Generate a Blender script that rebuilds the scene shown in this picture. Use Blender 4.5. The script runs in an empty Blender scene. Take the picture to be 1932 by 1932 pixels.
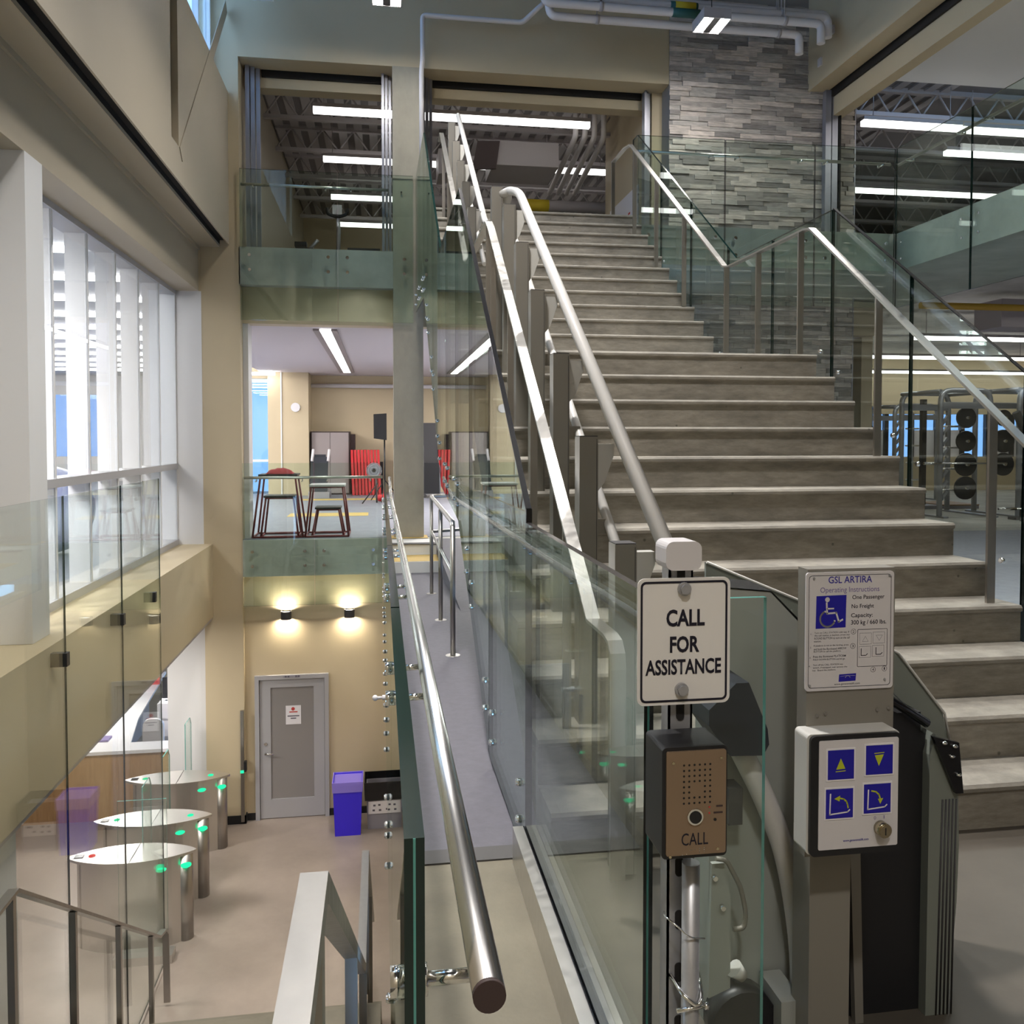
import bpy, math, random
from mathutils import Vector, Matrix
random.seed(7)
R = math.radians
sc = bpy.context.scene
COL = sc.collection

# ------------------------------------------------------------------ camera, world, exposure
FPX, YAW, PIT, CYP, EYE = 1611.4, 0.1521, 0.0316, 876.9, 1.5355
cd = bpy.data.cameras.new('camera'); cam = bpy.data.objects.new('camera', cd); COL.objects.link(cam)
cd.sensor_width = 36; cd.sensor_fit = 'HORIZONTAL'; cd.lens = 36 * FPX / 1932
cd.shift_y = -(966 - CYP) / 1932
cd.clip_start = 0.05; cd.clip_end = 200
cam.location = (0, 0, EYE); cam.rotation_euler = (math.pi / 2 - PIT, 0, -YAW)
sc.camera = cam
w = bpy.data.worlds.new('world'); sc.world = w; w.use_nodes = True
bg = w.node_tree.nodes['Background']; bg.inputs[0].default_value = (0.34, 0.60, 1.0, 1); bg.inputs[1].default_value = 4.0
vs = sc.view_settings; vs.view_transform = 'Standard'; vs.look = 'None'; vs.exposure = 0.0; vs.gamma = 1.0; vs.use_curve_mapping = False
cy = sc.cycles; cy.max_bounces = 5; cy.diffuse_bounces = 3; cy.glossy_bounces = 3; cy.transparent_max_bounces = 16
cy.use_adaptive_sampling = True; cy.adaptive_threshold = 0.10; cy.adaptive_min_samples = 16
cy.caustics_reflective = False; cy.caustics_refractive = False; cy.sample_clamp_indirect = 6.0


def area(name, loc, rot, sx, sy, power, color):
    l = bpy.data.lights.new(name, 'AREA'); l.shape = 'RECTANGLE'; l.size = sx; l.size_y = sy
    l.energy = power; l.color = color
    o = bpy.data.objects.new(name, l); COL.objects.link(o); o.location = loc; o.rotation_euler = rot
    return o


NEUT = (1.0, 0.965, 0.92)
# downlight pendants of the hall: they hang in rows at about 7 m and shine downwards
for (lx, ly, p) in ((-0.3, 3.6, 210), (0.4, 8.3, 130), (-0.7, -3.0, 170), (2.0, -3.2, 40), (2.4, 5.8, 70), (4.8, 7.4, 70)):
    area('hall_downlight', (lx, ly, 7.15), (0, 0, 0), 0.5, 0.3, p, NEUT).data.spread = R(112)
# unseen area lights added under the bulkhead to brighten lobby and reception
for (lx, ly, p) in ((-3.2, 8.6, 90), (-4.4, 14.6, 120), (-3.6, 11.2, 70)):
    area('lobby_fill', (lx, ly, -1.10), (0, 0, 0), 1.0, 0.5, p, NEUT)
# unseen area lights added to brighten the exercise room, lower gym and window fins
for (lx, ly, lz, p) in ((3.4, 17.0, 3.12, 380), (-5.4, 18.5, 3.55, 340), (5.8, 6.0, 3.6, 60), (11.5, 8.0, 3.6, 110), (9.0, 9.0, 7.3, 70), (1.4, 14.0, 3.12, 60), (-5.0, 4.2, 3.6, 220), (-5.0, 6.2, 3.6, 260), (-5.2, 8.0, 3.6, 200)):
    area('room_fill', (lx, ly, lz), (0, 0, 0), 1.6, 0.4, p, NEUT)

# ------------------------------------------------------------------ materials
MATS = {}


def mat(name, col, rough=0.5, metal=0.0, noise=0.0, nscale=3.0, stretch=(1, 1, 1), bump=0.0, bscale=40.0, emit=None, estr=0.0, coat=0.0, spec=None):
    m = bpy.data.materials.new(name); m.use_nodes = True; nt = m.node_tree; b = nt.nodes['Principled BSDF']
    b.inputs['Base Color'].default_value = (*col, 1); b.inputs['Roughness'].default_value = rough; b.inputs['Metallic'].default_value = metal
    if spec is not None: b.inputs['Specular IOR Level'].default_value = spec
    if coat: b.inputs['Coat Weight'].default_value = coat
    if emit is not None:
        b.inputs['Emission Color'].default_value = (*emit, 1); b.inputs['Emission Strength'].default_value = estr
    if noise or bump:
        g = nt.nodes.new('ShaderNodeNewGeometry'); mp = nt.nodes.new('ShaderNodeMapping'); mp.inputs['Scale'].default_value = stretch
        nt.links.new(g.outputs['Position'], mp.inputs[0])
    if noise:
        n = nt.nodes.new('ShaderNodeTexNoise'); n.inputs['Scale'].default_value = nscale; n.inputs['Detail'].default_value = 7; n.inputs['Roughness'].default_value = 0.62
        nt.links.new(mp.outputs[0], n.inputs['Vector'])
        cr = nt.nodes.new('ShaderNodeValToRGB'); e = cr.color_ramp.elements
        e[0].position = 0.3; e[1].position = 0.72
        e[0].color = (*[c * (1 - noise) for c in col], 1); e[1].color = (*[min(1, c * (1 + noise)) for c in col], 1)
        nt.links.new(n.outputs['Fac'], cr.inputs[0]); nt.links.new(cr.outputs[0], b.inputs['Base Color'])
    if bump:
        n2 = nt.nodes.new('ShaderNodeTexNoise'); n2.inputs['Scale'].default_value = bscale; n2.inputs['Detail'].default_value = 4
        nt.links.new(mp.outputs[0], n2.inputs['Vector'])
        bp = nt.nodes.new('ShaderNodeBump'); bp.inputs['Strength'].default_value = bump; bp.inputs['Distance'].default_value = 0.01
        nt.links.new(n2.outputs['Fac'], bp.inputs['Height']); nt.links.new(bp.outputs[0], b.inputs['Normal'])
    MATS[name] = m
    return m


def emit(name, col, s):
    m = bpy.data.materials.new(name); m.use_nodes = True; nt = m.node_tree; nt.nodes.clear()
    o = nt.nodes.new('ShaderNodeOutputMaterial'); e = nt.nodes.new('ShaderNodeEmission'); e.inputs[0].default_value = (*col, 1); e.inputs[1].default_value = s
    nt.links.new(e.outputs[0], o.inputs[0]); MATS[name] = m
    return m


def glass(name, tint, ior=1.5, rough=0.0):
    m = bpy.data.materials.new(name); m.use_nodes = True; nt = m.node_tree; nt.nodes.clear()
    o = nt.nodes.new('ShaderNodeOutputMaterial'); t = nt.nodes.new('ShaderNodeBsdfTransparent'); g = nt.nodes.new('ShaderNodeBsdfGlossy')
    f = nt.nodes.new('ShaderNodeFresnel'); x = nt.nodes.new('ShaderNodeMixShader')
    t.inputs[0].default_value = (*tint, 1); g.inputs[0].default_value = (0.92, 0.97, 0.95, 1); g.inputs['Roughness'].default_value = rough
    ge = nt.nodes.new('ShaderNodeNewGeometry'); ma = nt.nodes.new('ShaderNodeMath'); ma.operation = 'MULTIPLY_ADD'   # same reflectance from either face of the sheet
    ma.inputs[1].default_value = 1 / ior - ior; ma.inputs[2].default_value = ior
    nt.links.new(ge.outputs['Backfacing'], ma.inputs[0]); nt.links.new(ma.outputs[0], f.inputs[0])
    nt.links.new(f.outputs[0], x.inputs[0]); nt.links.new(t.outputs[0], x.inputs[1]); nt.links.new(g.outputs[0], x.inputs[2]); nt.links.new(x.outputs[0], o.inputs[0])
    MATS[name] = m
    return m


def wood(name, c1, c2):
    m = mat(name, c1, 0.45); nt = m.node_tree; b = nt.nodes['Principled BSDF']
    g = nt.nodes.new('ShaderNodeNewGeometry'); mp = nt.nodes.new('ShaderNodeMapping'); mp.inputs['Scale'].default_value = (12, 12, 1.2)
    n = nt.nodes.new('ShaderNodeTexNoise'); n.inputs['Scale'].default_value = 2.5; n.inputs['Detail'].default_value = 6
    cr = nt.nodes.new('ShaderNodeValToRGB'); cr.color_ramp.elements[0].color = (*c1, 1); cr.color_ramp.elements[1].color = (*c2, 1)
    cr.color_ramp.elements[0].position = .35; cr.color_ramp.elements[1].position = .65
    nt.links.new(g.outputs['Position'], mp.inputs[0]); nt.links.new(mp.outputs[0], n.inputs['Vector']); nt.links.new(n.outputs['Fac'], cr.inputs[0]); nt.links.new(cr.outputs[0], b.inputs['Base Color'])


def brushed(name, col, rough, stretch, amount=0.12):
    """brushed steel: roughness and value vary along one grain direction"""
    m = mat(name, col, rough, 1.0); nt = m.node_tree; b = nt.nodes['Principled BSDF']
    g = nt.nodes.new('ShaderNodeNewGeometry'); mp = nt.nodes.new('ShaderNodeMapping'); mp.inputs['Scale'].default_value = stretch
    n = nt.nodes.new('ShaderNodeTexNoise'); n.inputs['Scale'].default_value = 30; n.inputs['Detail'].default_value = 3
    mr = nt.nodes.new('ShaderNodeMapRange'); mr.inputs[3].default_value = rough - amount; mr.inputs[4].default_value = rough + amount
    nt.links.new(g.outputs['Position'], mp.inputs[0]); nt.links.new(mp.outputs[0], n.inputs['Vector']); nt.links.new(n.outputs['Fac'], mr.inputs[0]); nt.links.new(mr.outputs[0], b.inputs['Roughness'])


def concrete(name, col, stretch):
    """cast concrete: cloudy patches, fine mottling and small dark pores"""
    m = mat(name, col, 0.66, 0, 0.24, 2.4, stretch, 0.10, 60); nt = m.node_tree; b = nt.nodes['Principled BSDF']
    mp = [n for n in nt.nodes if n.type == 'MAPPING'][0]; base = b.inputs['Base Color'].links[0].from_socket
    n2 = nt.nodes.new('ShaderNodeTexNoise'); n2.inputs['Scale'].default_value = 9; n2.inputs['Detail'].default_value = 8; n2.inputs['Roughness'].default_value = .7
    nt.links.new(mp.outputs[0], n2.inputs['Vector'])
    r2 = nt.nodes.new('ShaderNodeMapRange'); r2.inputs[1].default_value = .35; r2.inputs[2].default_value = .68; r2.inputs[3].default_value = .74; r2.inputs[4].default_value = 1.18
    nt.links.new(n2.outputs['Fac'], r2.inputs[0])
    g = nt.nodes.new('ShaderNodeNewGeometry'); vo = nt.nodes.new('ShaderNodeTexVoronoi'); vo.inputs['Scale'].default_value = 7
    nt.links.new(g.outputs['Position'], vo.inputs['Vector'])
    r3 = nt.nodes.new('ShaderNodeMapRange'); r3.inputs[1].default_value = .03; r3.inputs[2].default_value = .07; r3.inputs[3].default_value = .45; r3.inputs[4].default_value = 1.0
    nt.links.new(vo.outputs['Distance'], r3.inputs[0])
    mu = nt.nodes.new('ShaderNodeMath'); mu.operation = 'MULTIPLY'; nt.links.new(r2.outputs[0], mu.inputs[0]); nt.links.new(r3.outputs[0], mu.inputs[1])
    mx = nt.nodes.new('ShaderNodeVectorMath'); mx.operation = 'SCALE'; nt.links.new(base, mx.inputs[0]); nt.links.new(mu.outputs[0], mx.inputs['Scale'])
    nt.links.new(mx.outputs[0], b.inputs['Base Color'])
    return m


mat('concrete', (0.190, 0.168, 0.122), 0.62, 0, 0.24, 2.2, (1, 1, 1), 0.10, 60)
concrete('stair_concrete', (0.290, 0.265, 0.224), (0.8, 0.8, 3.2))
mat('floor_dark', (0.085, 0.072, 0.057), 0.5, 0, 0.22, 1.6, (1, 1, 1), 0.04, 40)  # darker, browner tone than the rest of the landing floor
mat('slab_concrete', (0.50, 0.49, 0.445), 0.7, 0, 0.22, 1.6, (1, 1, 1), 0.1, 40)
mat('pillar_concrete', (0.40, 0.365, 0.285), 0.75, 0, 0.16, 2.2, (1, 1, .6), 0.12, 30)
mat('lobby_concrete', (0.31, 0.255, 0.215), 0.30, 0, 0.22, 0.9, (1, 1, 1), 0.03, 30)
mat('rubber', (0.128, 0.122, 0.147), 0.6, 0, 0.10, 22, (1, 1, 1), 0.06, 120)
mat('gym_rubber', (0.27, 0.28, 0.33), 0.45, 0, 0.12, 9)
mat('dark_strip', (0.085, 0.08, 0.08), 0.6)
mat('tan', (0.57, 0.47, 0.31), 0.6, 0, 0.03, 1.2, (1, 1, 1), 0.03, 90)
mat('tan_light', (0.47, 0.405, 0.30), 0.55, 0, 0.02, 1.0)
mat('white_paint', (0.78, 0.77, 0.76), 0.5)
mat('ceiling_white', (0.62, 0.57, 0.58), 0.8)
mat('deck_grey', (0.24, 0.22, 0.22), 0.75)
mat('roof_grey', (0.10, 0.095, 0.095), 0.8)
mat('dark_grey', (0.045, 0.043, 0.045), 0.6)
mat('slot_dark', (0.012, 0.01, 0.009), 0.8)
mat('black', (0.012, 0.012, 0.014), 0.42)
mat('black_gloss', (0.008, 0.008, 0.010), 0.18)
mat('grey_frame', (0.30, 0.30, 0.34), 0.35, 0.4)
mat('window_white', (0.88, 0.87, 0.88), 0.4)
mat('window_grey', (0.50, 0.49, 0.51), 0.4)
brushed('steel', (0.82, 0.81, 0.80), 0.27, (1, .03, 1))
brushed('steel_flat', (0.66, 0.64, 0.61), 0.33, (1, 1, 1), 0.10)
brushed('steel_post', (0.44, 0.41, 0.375), 0.36, (1, 1, .03))
brushed('steel_rail', (0.40, 0.385, 0.365), 0.42, (1, 1, 1), 0.14)
brushed('steel_dark', (0.36, 0.34, 0.32), 0.36, (1, 1, .05))
mat('chrome', (0.86, 0.86, 0.85), 0.10, 1.0)
mat('lift_beige', (0.24, 0.222, 0.192), 0.42, 0.15)
mat('lift_grey', (0.36, 0.375, 0.345), 0.45, 0.1)
mat('lift_white', (0.60, 0.585, 0.55), 0.35)
mat('lift_tube', (0.62, 0.60, 0.575), 0.32)
mat('lift_plate', (0.23, 0.25, 0.22), 0.4, 0.2)
mat('navy_plastic', (0.022, 0.025, 0.034), 0.45)
mat('grip', (0.05, 0.05, 0.055), 0.3, 0.5, 0.9, 260, (1, 1, 1), 1.0, 420)
mat('galv', (0.46, 0.46, 0.48), 0.36, 0.55, 0.12, 18)
mat('sign_white', (0.80, 0.77, 0.74), 0.4)
mat('plate_white', (0.66, 0.63, 0.64), 0.38)
mat('ink', (0.006, 0.005, 0.016), 0.5)
mat('ink_grey', (0.12, 0.11, 0.14), 0.5)
mat('ink_blue', (0.022, 0.016, 0.28), 0.5)
mat('ink_lilac', (0.19, 0.15, 0.36), 0.5)
mat('blue_sq', (0.014, 0.010, 0.33), 0.4)
mat('lime', (0.50, 0.55, 0.02), 0.5)
mat('bronze', (0.32, 0.225, 0.15), 0.42, 0.55)
mat('brass', (0.62, 0.54, 0.38), 0.18, 1.0)
mat('blue_plastic', (0.045, 0.022, 0.72), 0.35)
mat('bag_lilac', (0.26, 0.20, 0.72), 0.3)
mat('grey_plastic', (0.30, 0.29, 0.33), 0.5)
mat('paper', (0.80, 0.77, 0.79), 0.6)
mat('red_ink', (0.55, 0.06, 0.05), 0.6)
mat('red_foam', (0.62, 0.022, 0.030), 0.5)
mat('red_dark', (0.16, 0.016, 0.020), 0.45)
mat('towel', (0.42, 0.05, 0.06), 0.9, 0, 0.2, 30)
mat('yellow', (0.60, 0.42, 0.14), 0.6)
mat('yellow_strong', (0.70, 0.52, 0.03), 0.6)
mat('green_band', (0.02, 0.10, 0.09), 0.6)
mat('cab_grey', (0.32, 0.275, 0.27), 0.5)
mat('cab_dark', (0.05, 0.03, 0.028), 0.6)
mat('door_grey', (0.40, 0.39, 0.40), 0.42)
mat('frosted', (0.27, 0.25, 0.24), 0.25)
mat('counter_white', (0.76, 0.74, 0.75), 0.35)
mat('pipe_white', (0.74, 0.70, 0.70), 0.5)
mat('duct', (0.46, 0.42, 0.42), 0.5)
mat('rack_silver', (0.42, 0.43, 0.46), 0.32, 0.6)
mat('mirror', (0.75, 0.76, 0.74), 0.03, 1.0)
mat('ball_blue', (0.30, 0.34, 0.55), 0.4)
mat('yellow_rail', (0.50, 0.30, 0.03), 0.5)
mat('stone_grey', (0.30, 0.28, 0.26), 0.8)
for i, c in enumerate(((0.56, 0.50, 0.45), (0.40, 0.36, 0.33), (0.68, 0.60, 0.54), (0.29, 0.265, 0.25), (0.48, 0.445, 0.41))):
    mat('stone_%d' % i, c, 0.78, 0, 0.35, 5, (1.2, 1.2, 9), 0.3, 30)
wood('oak', (0.36, 0.20, 0.09), (0.44, 0.255, 0.12))
emit('lamp_strip', (1.0, 0.975, 0.945), 11.0)
emit('lamp_strip_soft', (1.0, 0.975, 0.95), 16.0)
emit('lamp_head', (1.0, 0.97, 0.92), 190.0)
emit('lamp_strip_up', (1.0, 0.975, 0.945), 3.2)
emit('lamp_sconce', (1.0, 0.90, 0.72), 330.0)
emit('led_green', (0.02, 0.75, 0.32), 1.6)
emit('led_red', (0.9, 0.05, 0.03), 1.2)
glass('glass_guard', (0.895, 0.948, 0.918))
glass('glass_clear', (0.955, 0.985, 0.97))
glass('glass_stair', (0.925, 0.968, 0.948))
glass('glass_part', (0.975, 0.988, 0.982))
glass('glass_window', (0.93, 0.95, 0.97))
glass('glass_tinted', (0.50, 0.54, 0.60))
mat('glass_edge', (0.004, 0.018, 0.016), 0.12, 0, spec=0.6)
mat('glass_edge_top', (0.05, 0.045, 0.045), 0.25, 0.3)
mat('glass_edge_light', (0.10, 0.32, 0.28), 0.15)


# ------------------------------------------------------------------ geometry helpers
class MB:
    def __init__(s): s.v = []; s.f = []; s.m = []; s.s = []

    def add(s, vs, fs, mi=0, smooth=False):
        o = len(s.v); s.v += [tuple(p) for p in vs]
        for f in fs: s.f.append([i + o for i in f]); s.m.append(mi); s.s.append(smooth)
        return s

    def box(s, x0, x1, y0, y1, z0, z1, mi=0):
        return s.add([(x0, y0, z0), (x1, y0, z0), (x1, y1, z0), (x0, y1, z0), (x0, y0, z1), (x1, y0, z1), (x1, y1, z1), (x0, y1, z1)],
                     [(0, 3, 2, 1), (4, 5, 6, 7), (0, 1, 5, 4), (1, 2, 6, 5), (2, 3, 7, 6), (3, 0, 4, 7)], mi)

    def pane(s, axis, a, th, poly, mi=0, ei=1):
        """slab of thickness th from a along axis 'x' (poly in y,z) or 'y' (poly in x,z) or 'z'; big faces mi, edge faces ei"""
        n = len(poly)
        def P(t, u, v): return (t, u, v) if axis == 'x' else ((u, t, v) if axis == 'y' else (u, v, t))
        vs = [P(a, *p) for p in poly] + [P(a + th, *p) for p in poly]; o = len(s.v); s.v += vs
        s.f.append([o + i for i in range(n)]); s.m.append(mi); s.s.append(False)
        s.f.append([o + n + i for i in range(n)][::-1]); s.m.append(mi); s.s.append(False)
        for i in range(n):
            j = (i + 1) % n
            s.f.append([o + i, o + j, o + n + j, o + n + i]); s.m.append(ei); s.s.append(False)
        return s

    def cyl(s, p0, p1, r, seg=12, mi=0, r1=None, caps=True):
        p0 = Vector(p0); p1 = Vector(p1); d = (p1 - p0).normalized(); r1 = r if r1 is None else r1
        a = d.orthogonal().normalized(); b = d.cross(a); o = len(s.v)
        for p, rr in ((p0, r), (p1, r1)):
            for i in range(seg):
                t = 2 * math.pi * i / seg; s.v.append(tuple(p + (a * math.cos(t) + b * math.sin(t)) * rr))
        for i in range(seg):
            j = (i + 1) % seg; s.f.append([o + i, o + j, o + seg + j, o + seg + i]); s.m.append(mi); s.s.append(True)
        if caps:
            s.f.append([o + i for i in range(seg)][::-1]); s.m.append(mi); s.s.append(False)
            s.f.append([o + seg + i for i in range(seg)]); s.m.append(mi); s.s.append(False)
        return s

    def tube(s, pts, r, seg=10, mi=0):
        pts = [Vector(p) for p in pts]; n = len(pts); o = len(s.v)
        t0 = (pts[1] - pts[0]).normalized(); a = t0.orthogonal().normalized()
        for k in range(n):
            if k == 0: t = t0
            elif k == n - 1: t = (pts[k] - pts[k - 1]).normalized()
            else: t = ((pts[k] - pts[k - 1]).normalized() + (pts[k + 1] - pts[k]).normalized()).normalized()
            a = (a - t * a.dot(t)).normalized(); b = t.cross(a)
            sc_ = 1.0
            if 0 < k < n - 1:
                c = max(0.4, t.dot((pts[k + 1] - pts[k]).normalized())); sc_ = 1.0 / c if c > .8 else 1.0
            for i in range(seg):
                q = 2 * math.pi * i / seg; s.v.append(tuple(pts[k] + (a * math.cos(q) + b * math.sin(q)) * r))
        for k in range(n - 1):
            for i in range(seg):
                j = (i + 1) % seg; s.f.append([o + k * seg + i, o + k * seg + j, o + (k + 1) * seg + j, o + (k + 1) * seg + i]); s.m.append(mi); s.s.append(True)
        s.f.append([o + i for i in range(seg)][::-1]); s.m.append(mi); s.s.append(False)
        s.f.append([o + (n - 1) * seg + i for i in range(seg)]); s.m.append(mi); s.s.append(False)
        return s

    def ribbon(s, pts, x0, x1, th, mi=0):
        """flat bar following (y,z) points, between x0 and x1, thickness th below the line"""
        n = len(pts); P = [Vector((0, y, z)) for y, z in pts]; off = []
        for k in range(n):
            if k == 0: t = P[1] - P[0]
            elif k == n - 1: t = P[k] - P[k - 1]
            else: t = (P[k] - P[k - 1]).normalized() + (P[k + 1] - P[k]).normalized()
            t.normalize(); nn = Vector((0, t.z, -t.y)); c = 1.0
            if 0 < k < n - 1: c = max(.45, t.dot((P[k + 1] - P[k]).normalized()))
            off.append(P[k] + nn * th / c)
        o = len(s.v)
        for k in range(n):
            for q in (P[k], off[k]):
                s.v.append((x0, q.y, q.z)); s.v.append((x1, q.y, q.z))
        for k in range(n - 1):
            a = o + 4 * k; b = a + 4
            for f in ((a, a + 1, b + 1, b), (a + 2, b + 2, b + 3, a + 3), (a, b, b + 2, a + 2), (a + 1, a + 3, b + 3, b + 1)):
                s.f.append(list(f)); s.m.append(mi); s.s.append(False)
        e = o + 4 * (n - 1)
        for f in ((o, o + 2, o + 3, o + 1), (e, e + 1, e + 3, e + 2)): s.f.append(list(f)); s.m.append(mi); s.s.append(False)
        return s

    def sphere(s, c, r, seg=12, rings=8, mi=0, sz=1.0):
        o = len(s.v)
        for i in range(rings + 1):
            ph = math.pi * i / rings
            for j in range(seg):
                th = 2 * math.pi * j / seg
                s.v.append((c[0] + r * math.sin(ph) * math.cos(th), c[1] + r * math.sin(ph) * math.sin(th), c[2] + r * sz * math.cos(ph)))
        for i in range(rings):
            for j in range(seg):
                k = (j + 1) % seg
                s.f.append([o + i * seg + j, o + (i + 1) * seg + j, o + (i + 1) * seg + k, o + i * seg + k]); s.m.append(mi); s.s.append(True)
        return s


def fillet(pts, r, n=6):
    out = [Vector(pts[0])]
    for k in range(1, len(pts) - 1):
        p = Vector(pts[k]); a = (Vector(pts[k - 1]) - p); b = (Vector(pts[k + 1]) - p)
        la, lb = a.length, b.length; rr = min(r, la * .45, lb * .45); a.normalize(); b.normalize()
        for i in range(n + 1):
            t = i / n; q = p + a * rr * (1 - t) ** 2 + b * rr * t ** 2
            out.append(q)
    out.append(Vector(pts[-1]))
    return out


def rrect(x0, x1, z0, z1, r, n=5):
    p = []
    for cx, cz, a0 in ((x1 - r, z1 - r, 0), (x0 + r, z1 - r, 90), (x0 + r, z0 + r, 180), (x1 - r, z0 + r, 270)):
        for i in range(n + 1):
            a = R(a0 + 90 * i / n); p.append((cx + r * math.cos(a), cz + r * math.sin(a)))
    return p


def mesh_of(name, mb, mats, off=(0, 0, 0)):
    me = bpy.data.meshes.new(name)
    me.from_pydata([(v[0] - off[0], v[1] - off[1], v[2] - off[2]) for v in mb.v], [], mb.f)
    for m in (mats if isinstance(mats, (list, tuple)) else [mats]): me.materials.append(MATS[m])
    me.polygons.foreach_set('material_index', mb.m); me.polygons.foreach_set('use_smooth', mb.s); me.update()
    import bmesh
    bm = bmesh.new(); bm.from_mesh(me); bmesh.ops.recalc_face_normals(bm, faces=bm.faces); bm.to_mesh(me); bm.free()
    return me


def tag(o, label=None, cat=None, group=None, kind=None):
    if label: o['label'] = label
    if cat: o['category'] = cat
    if group: o['group'] = group
    if kind: o['kind'] = kind
    return o


def thing(name, label, cat, loc, group=None, kind=None):
    o = bpy.data.objects.new(name, None); COL.objects.link(o); o.location = loc; o.empty_display_size = .1
    return tag(o, label, cat, group, kind)


BASE = {}


def part(name, mb, mats, parent, label=None, kind=None):
    """a mesh given in world coordinates, linked under parent (an Empty at the thing's base, or another part of it)"""
    root = parent
    while root.parent: root = root.parent
    off = tuple(root.location)
    o = bpy.data.objects.new(name, mesh_of(name, mb, mats, off)); COL.objects.link(o); o.parent = parent
    if label: o['label'] = label
    if kind: o['kind'] = kind
    return o


def piece(name, me, parent, at, rot=None):
    """one of many alike pieces that share a mesh, at a world position"""
    root = parent
    while root.parent: root = root.parent
    o = bpy.data.objects.new(name, me); COL.objects.link(o); o.parent = parent
    o.location = Vector(at) - root.location
    if rot: o.rotation_euler = rot
    return o


def single(name, mb, mats, label, cat, group=None, base=None, kind=None):
    """a thing that is one mesh; its origin sits at its base"""
    if base is None:
        xs = [v[0] for v in mb.v]; ys = [v[1] for v in mb.v]; zs = [v[2] for v in mb.v]
        base = ((min(xs) + max(xs)) / 2, (min(ys) + max(ys)) / 2, min(zs))
    o = bpy.data.objects.new(name, mesh_of(name, mb, mats, base)); COL.objects.link(o); o.location = base
    return tag(o, label, cat, group, kind)


def struct(name, mb, mats, label=None):
    o = bpy.data.objects.new(name, mesh_of(name, mb, mats)); COL.objects.link(o); o['kind'] = 'structure'
    if label: o['label'] = label
    return o


def copy_tree(o, parent=None):
    c = o.copy(); COL.objects.link(c); c.parent = parent
    for ch in list(o.children): copy_tree(ch, c)
    return c


def text(name, txt, size, at, m, parent, align='CENTER', sx=1.0, bold=0.0, tilt=0.0, depth=0.0004, rz=0.0, space=1.0):
    """flat lettering standing upright, facing -y"""
    c = bpy.data.curves.new(name, 'FONT'); c.body = txt; c.size = size; c.align_x = align; c.offset = bold; c.extrude = depth; c.space_character = space; c.resolution_u = 3
    t = bpy.data.objects.new(name, c); COL.objects.link(t)
    dg = bpy.context.evaluated_depsgraph_get(); dg.update()
    me = bpy.data.meshes.new_from_object(t.evaluated_get(dg)); bpy.data.objects.remove(t); bpy.data.curves.remove(c)
    me.materials.clear(); me.materials.append(MATS[m])
    root = parent
    while root.parent: root = root.parent
    M = Matrix.Translation(Vector(at) - root.location) @ Matrix.Rotation(rz, 4, 'Z') @ Matrix.Rotation(math.pi / 2, 4, 'X') @ Matrix.Rotation(tilt, 4, 'Z') @ Matrix.Diagonal((sx, 1, 1, 1))
    me.transform(M)
    o = bpy.data.objects.new(name, me); COL.objects.link(o); o.parent = parent
    return o


LEV_LOBBY, LEV_MEZZ, LEV_UP = -4.09, 0.05, 4.27
RISE, TREAD, Y1 = 0.178, 0.2539, 2.979
YU = 7.46; TREAD2 = 0.2535
SX0, SX1 = 0.60, 3.11
XG = 0.51     # plane of the stair glass on the ramp side
YE = 12.75    # plane of the slab edges at the far end

# ------------------------------------------------------------------ the setting: floors and slabs
struct('floor_stair_foot', MB().box(0.565, 3.2, 1.2, 3.05, -.3, 0).box(1.6, 3.2, -4, 1.2, -.3, 0), 'floor_dark', 'darker concrete floor at the foot of the stairs')
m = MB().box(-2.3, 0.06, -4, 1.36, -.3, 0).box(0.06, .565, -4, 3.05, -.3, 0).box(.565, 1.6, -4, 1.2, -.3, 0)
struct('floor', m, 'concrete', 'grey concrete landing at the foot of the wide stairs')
m = MB().box(3.2, 20, -4, 24.5, -.3, 0)
struct('floor_gym', m, 'gym_rubber', 'blue grey rubber gym floor beyond the stairs')


def zramp(y): return 0.0 if y < 3.05 else -0.25 * (y - 3.05) / (11.28 - 3.05)


m = MB()
ys = [3.12, 6.0, 9.0, 11.28]
m.pane('x', 0.06, .70, [(y, zramp(y) + .004) for y in ys] + [(11.28, -.6), (3.12, -.35)], 0, 0)
m.pane('x', 0.76, 1.6, [(4.6, zramp(4.6)), (8.2, zramp(8.2)), (12.6, .05), (12.6, -.48), (4.6, -.48)], 0, 0)
struct('floor_ramp', m, 'rubber', 'purple grey rubber walkway between the glass guards')
struct('trim_1', MB().box(.06, 1.0, 3.03, 3.13, 0, .006), 'dark_strip', 'dark edging strip where the rubber walkway begins')
m = MB().box(-1.985, 20, 12.75, 13.3, -.48, .05).box(-9, 20, 13.3, 24.5, -.48, .05).box(-9, -2.52, 12.75, 13.3, -.48, .05)
m.box(.062, 2.6, 12.58, 12.75, -.48, .05)
struct('floor_mezzanine', m, ['slab_concrete'], 'concrete mezzanine slab')
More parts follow.
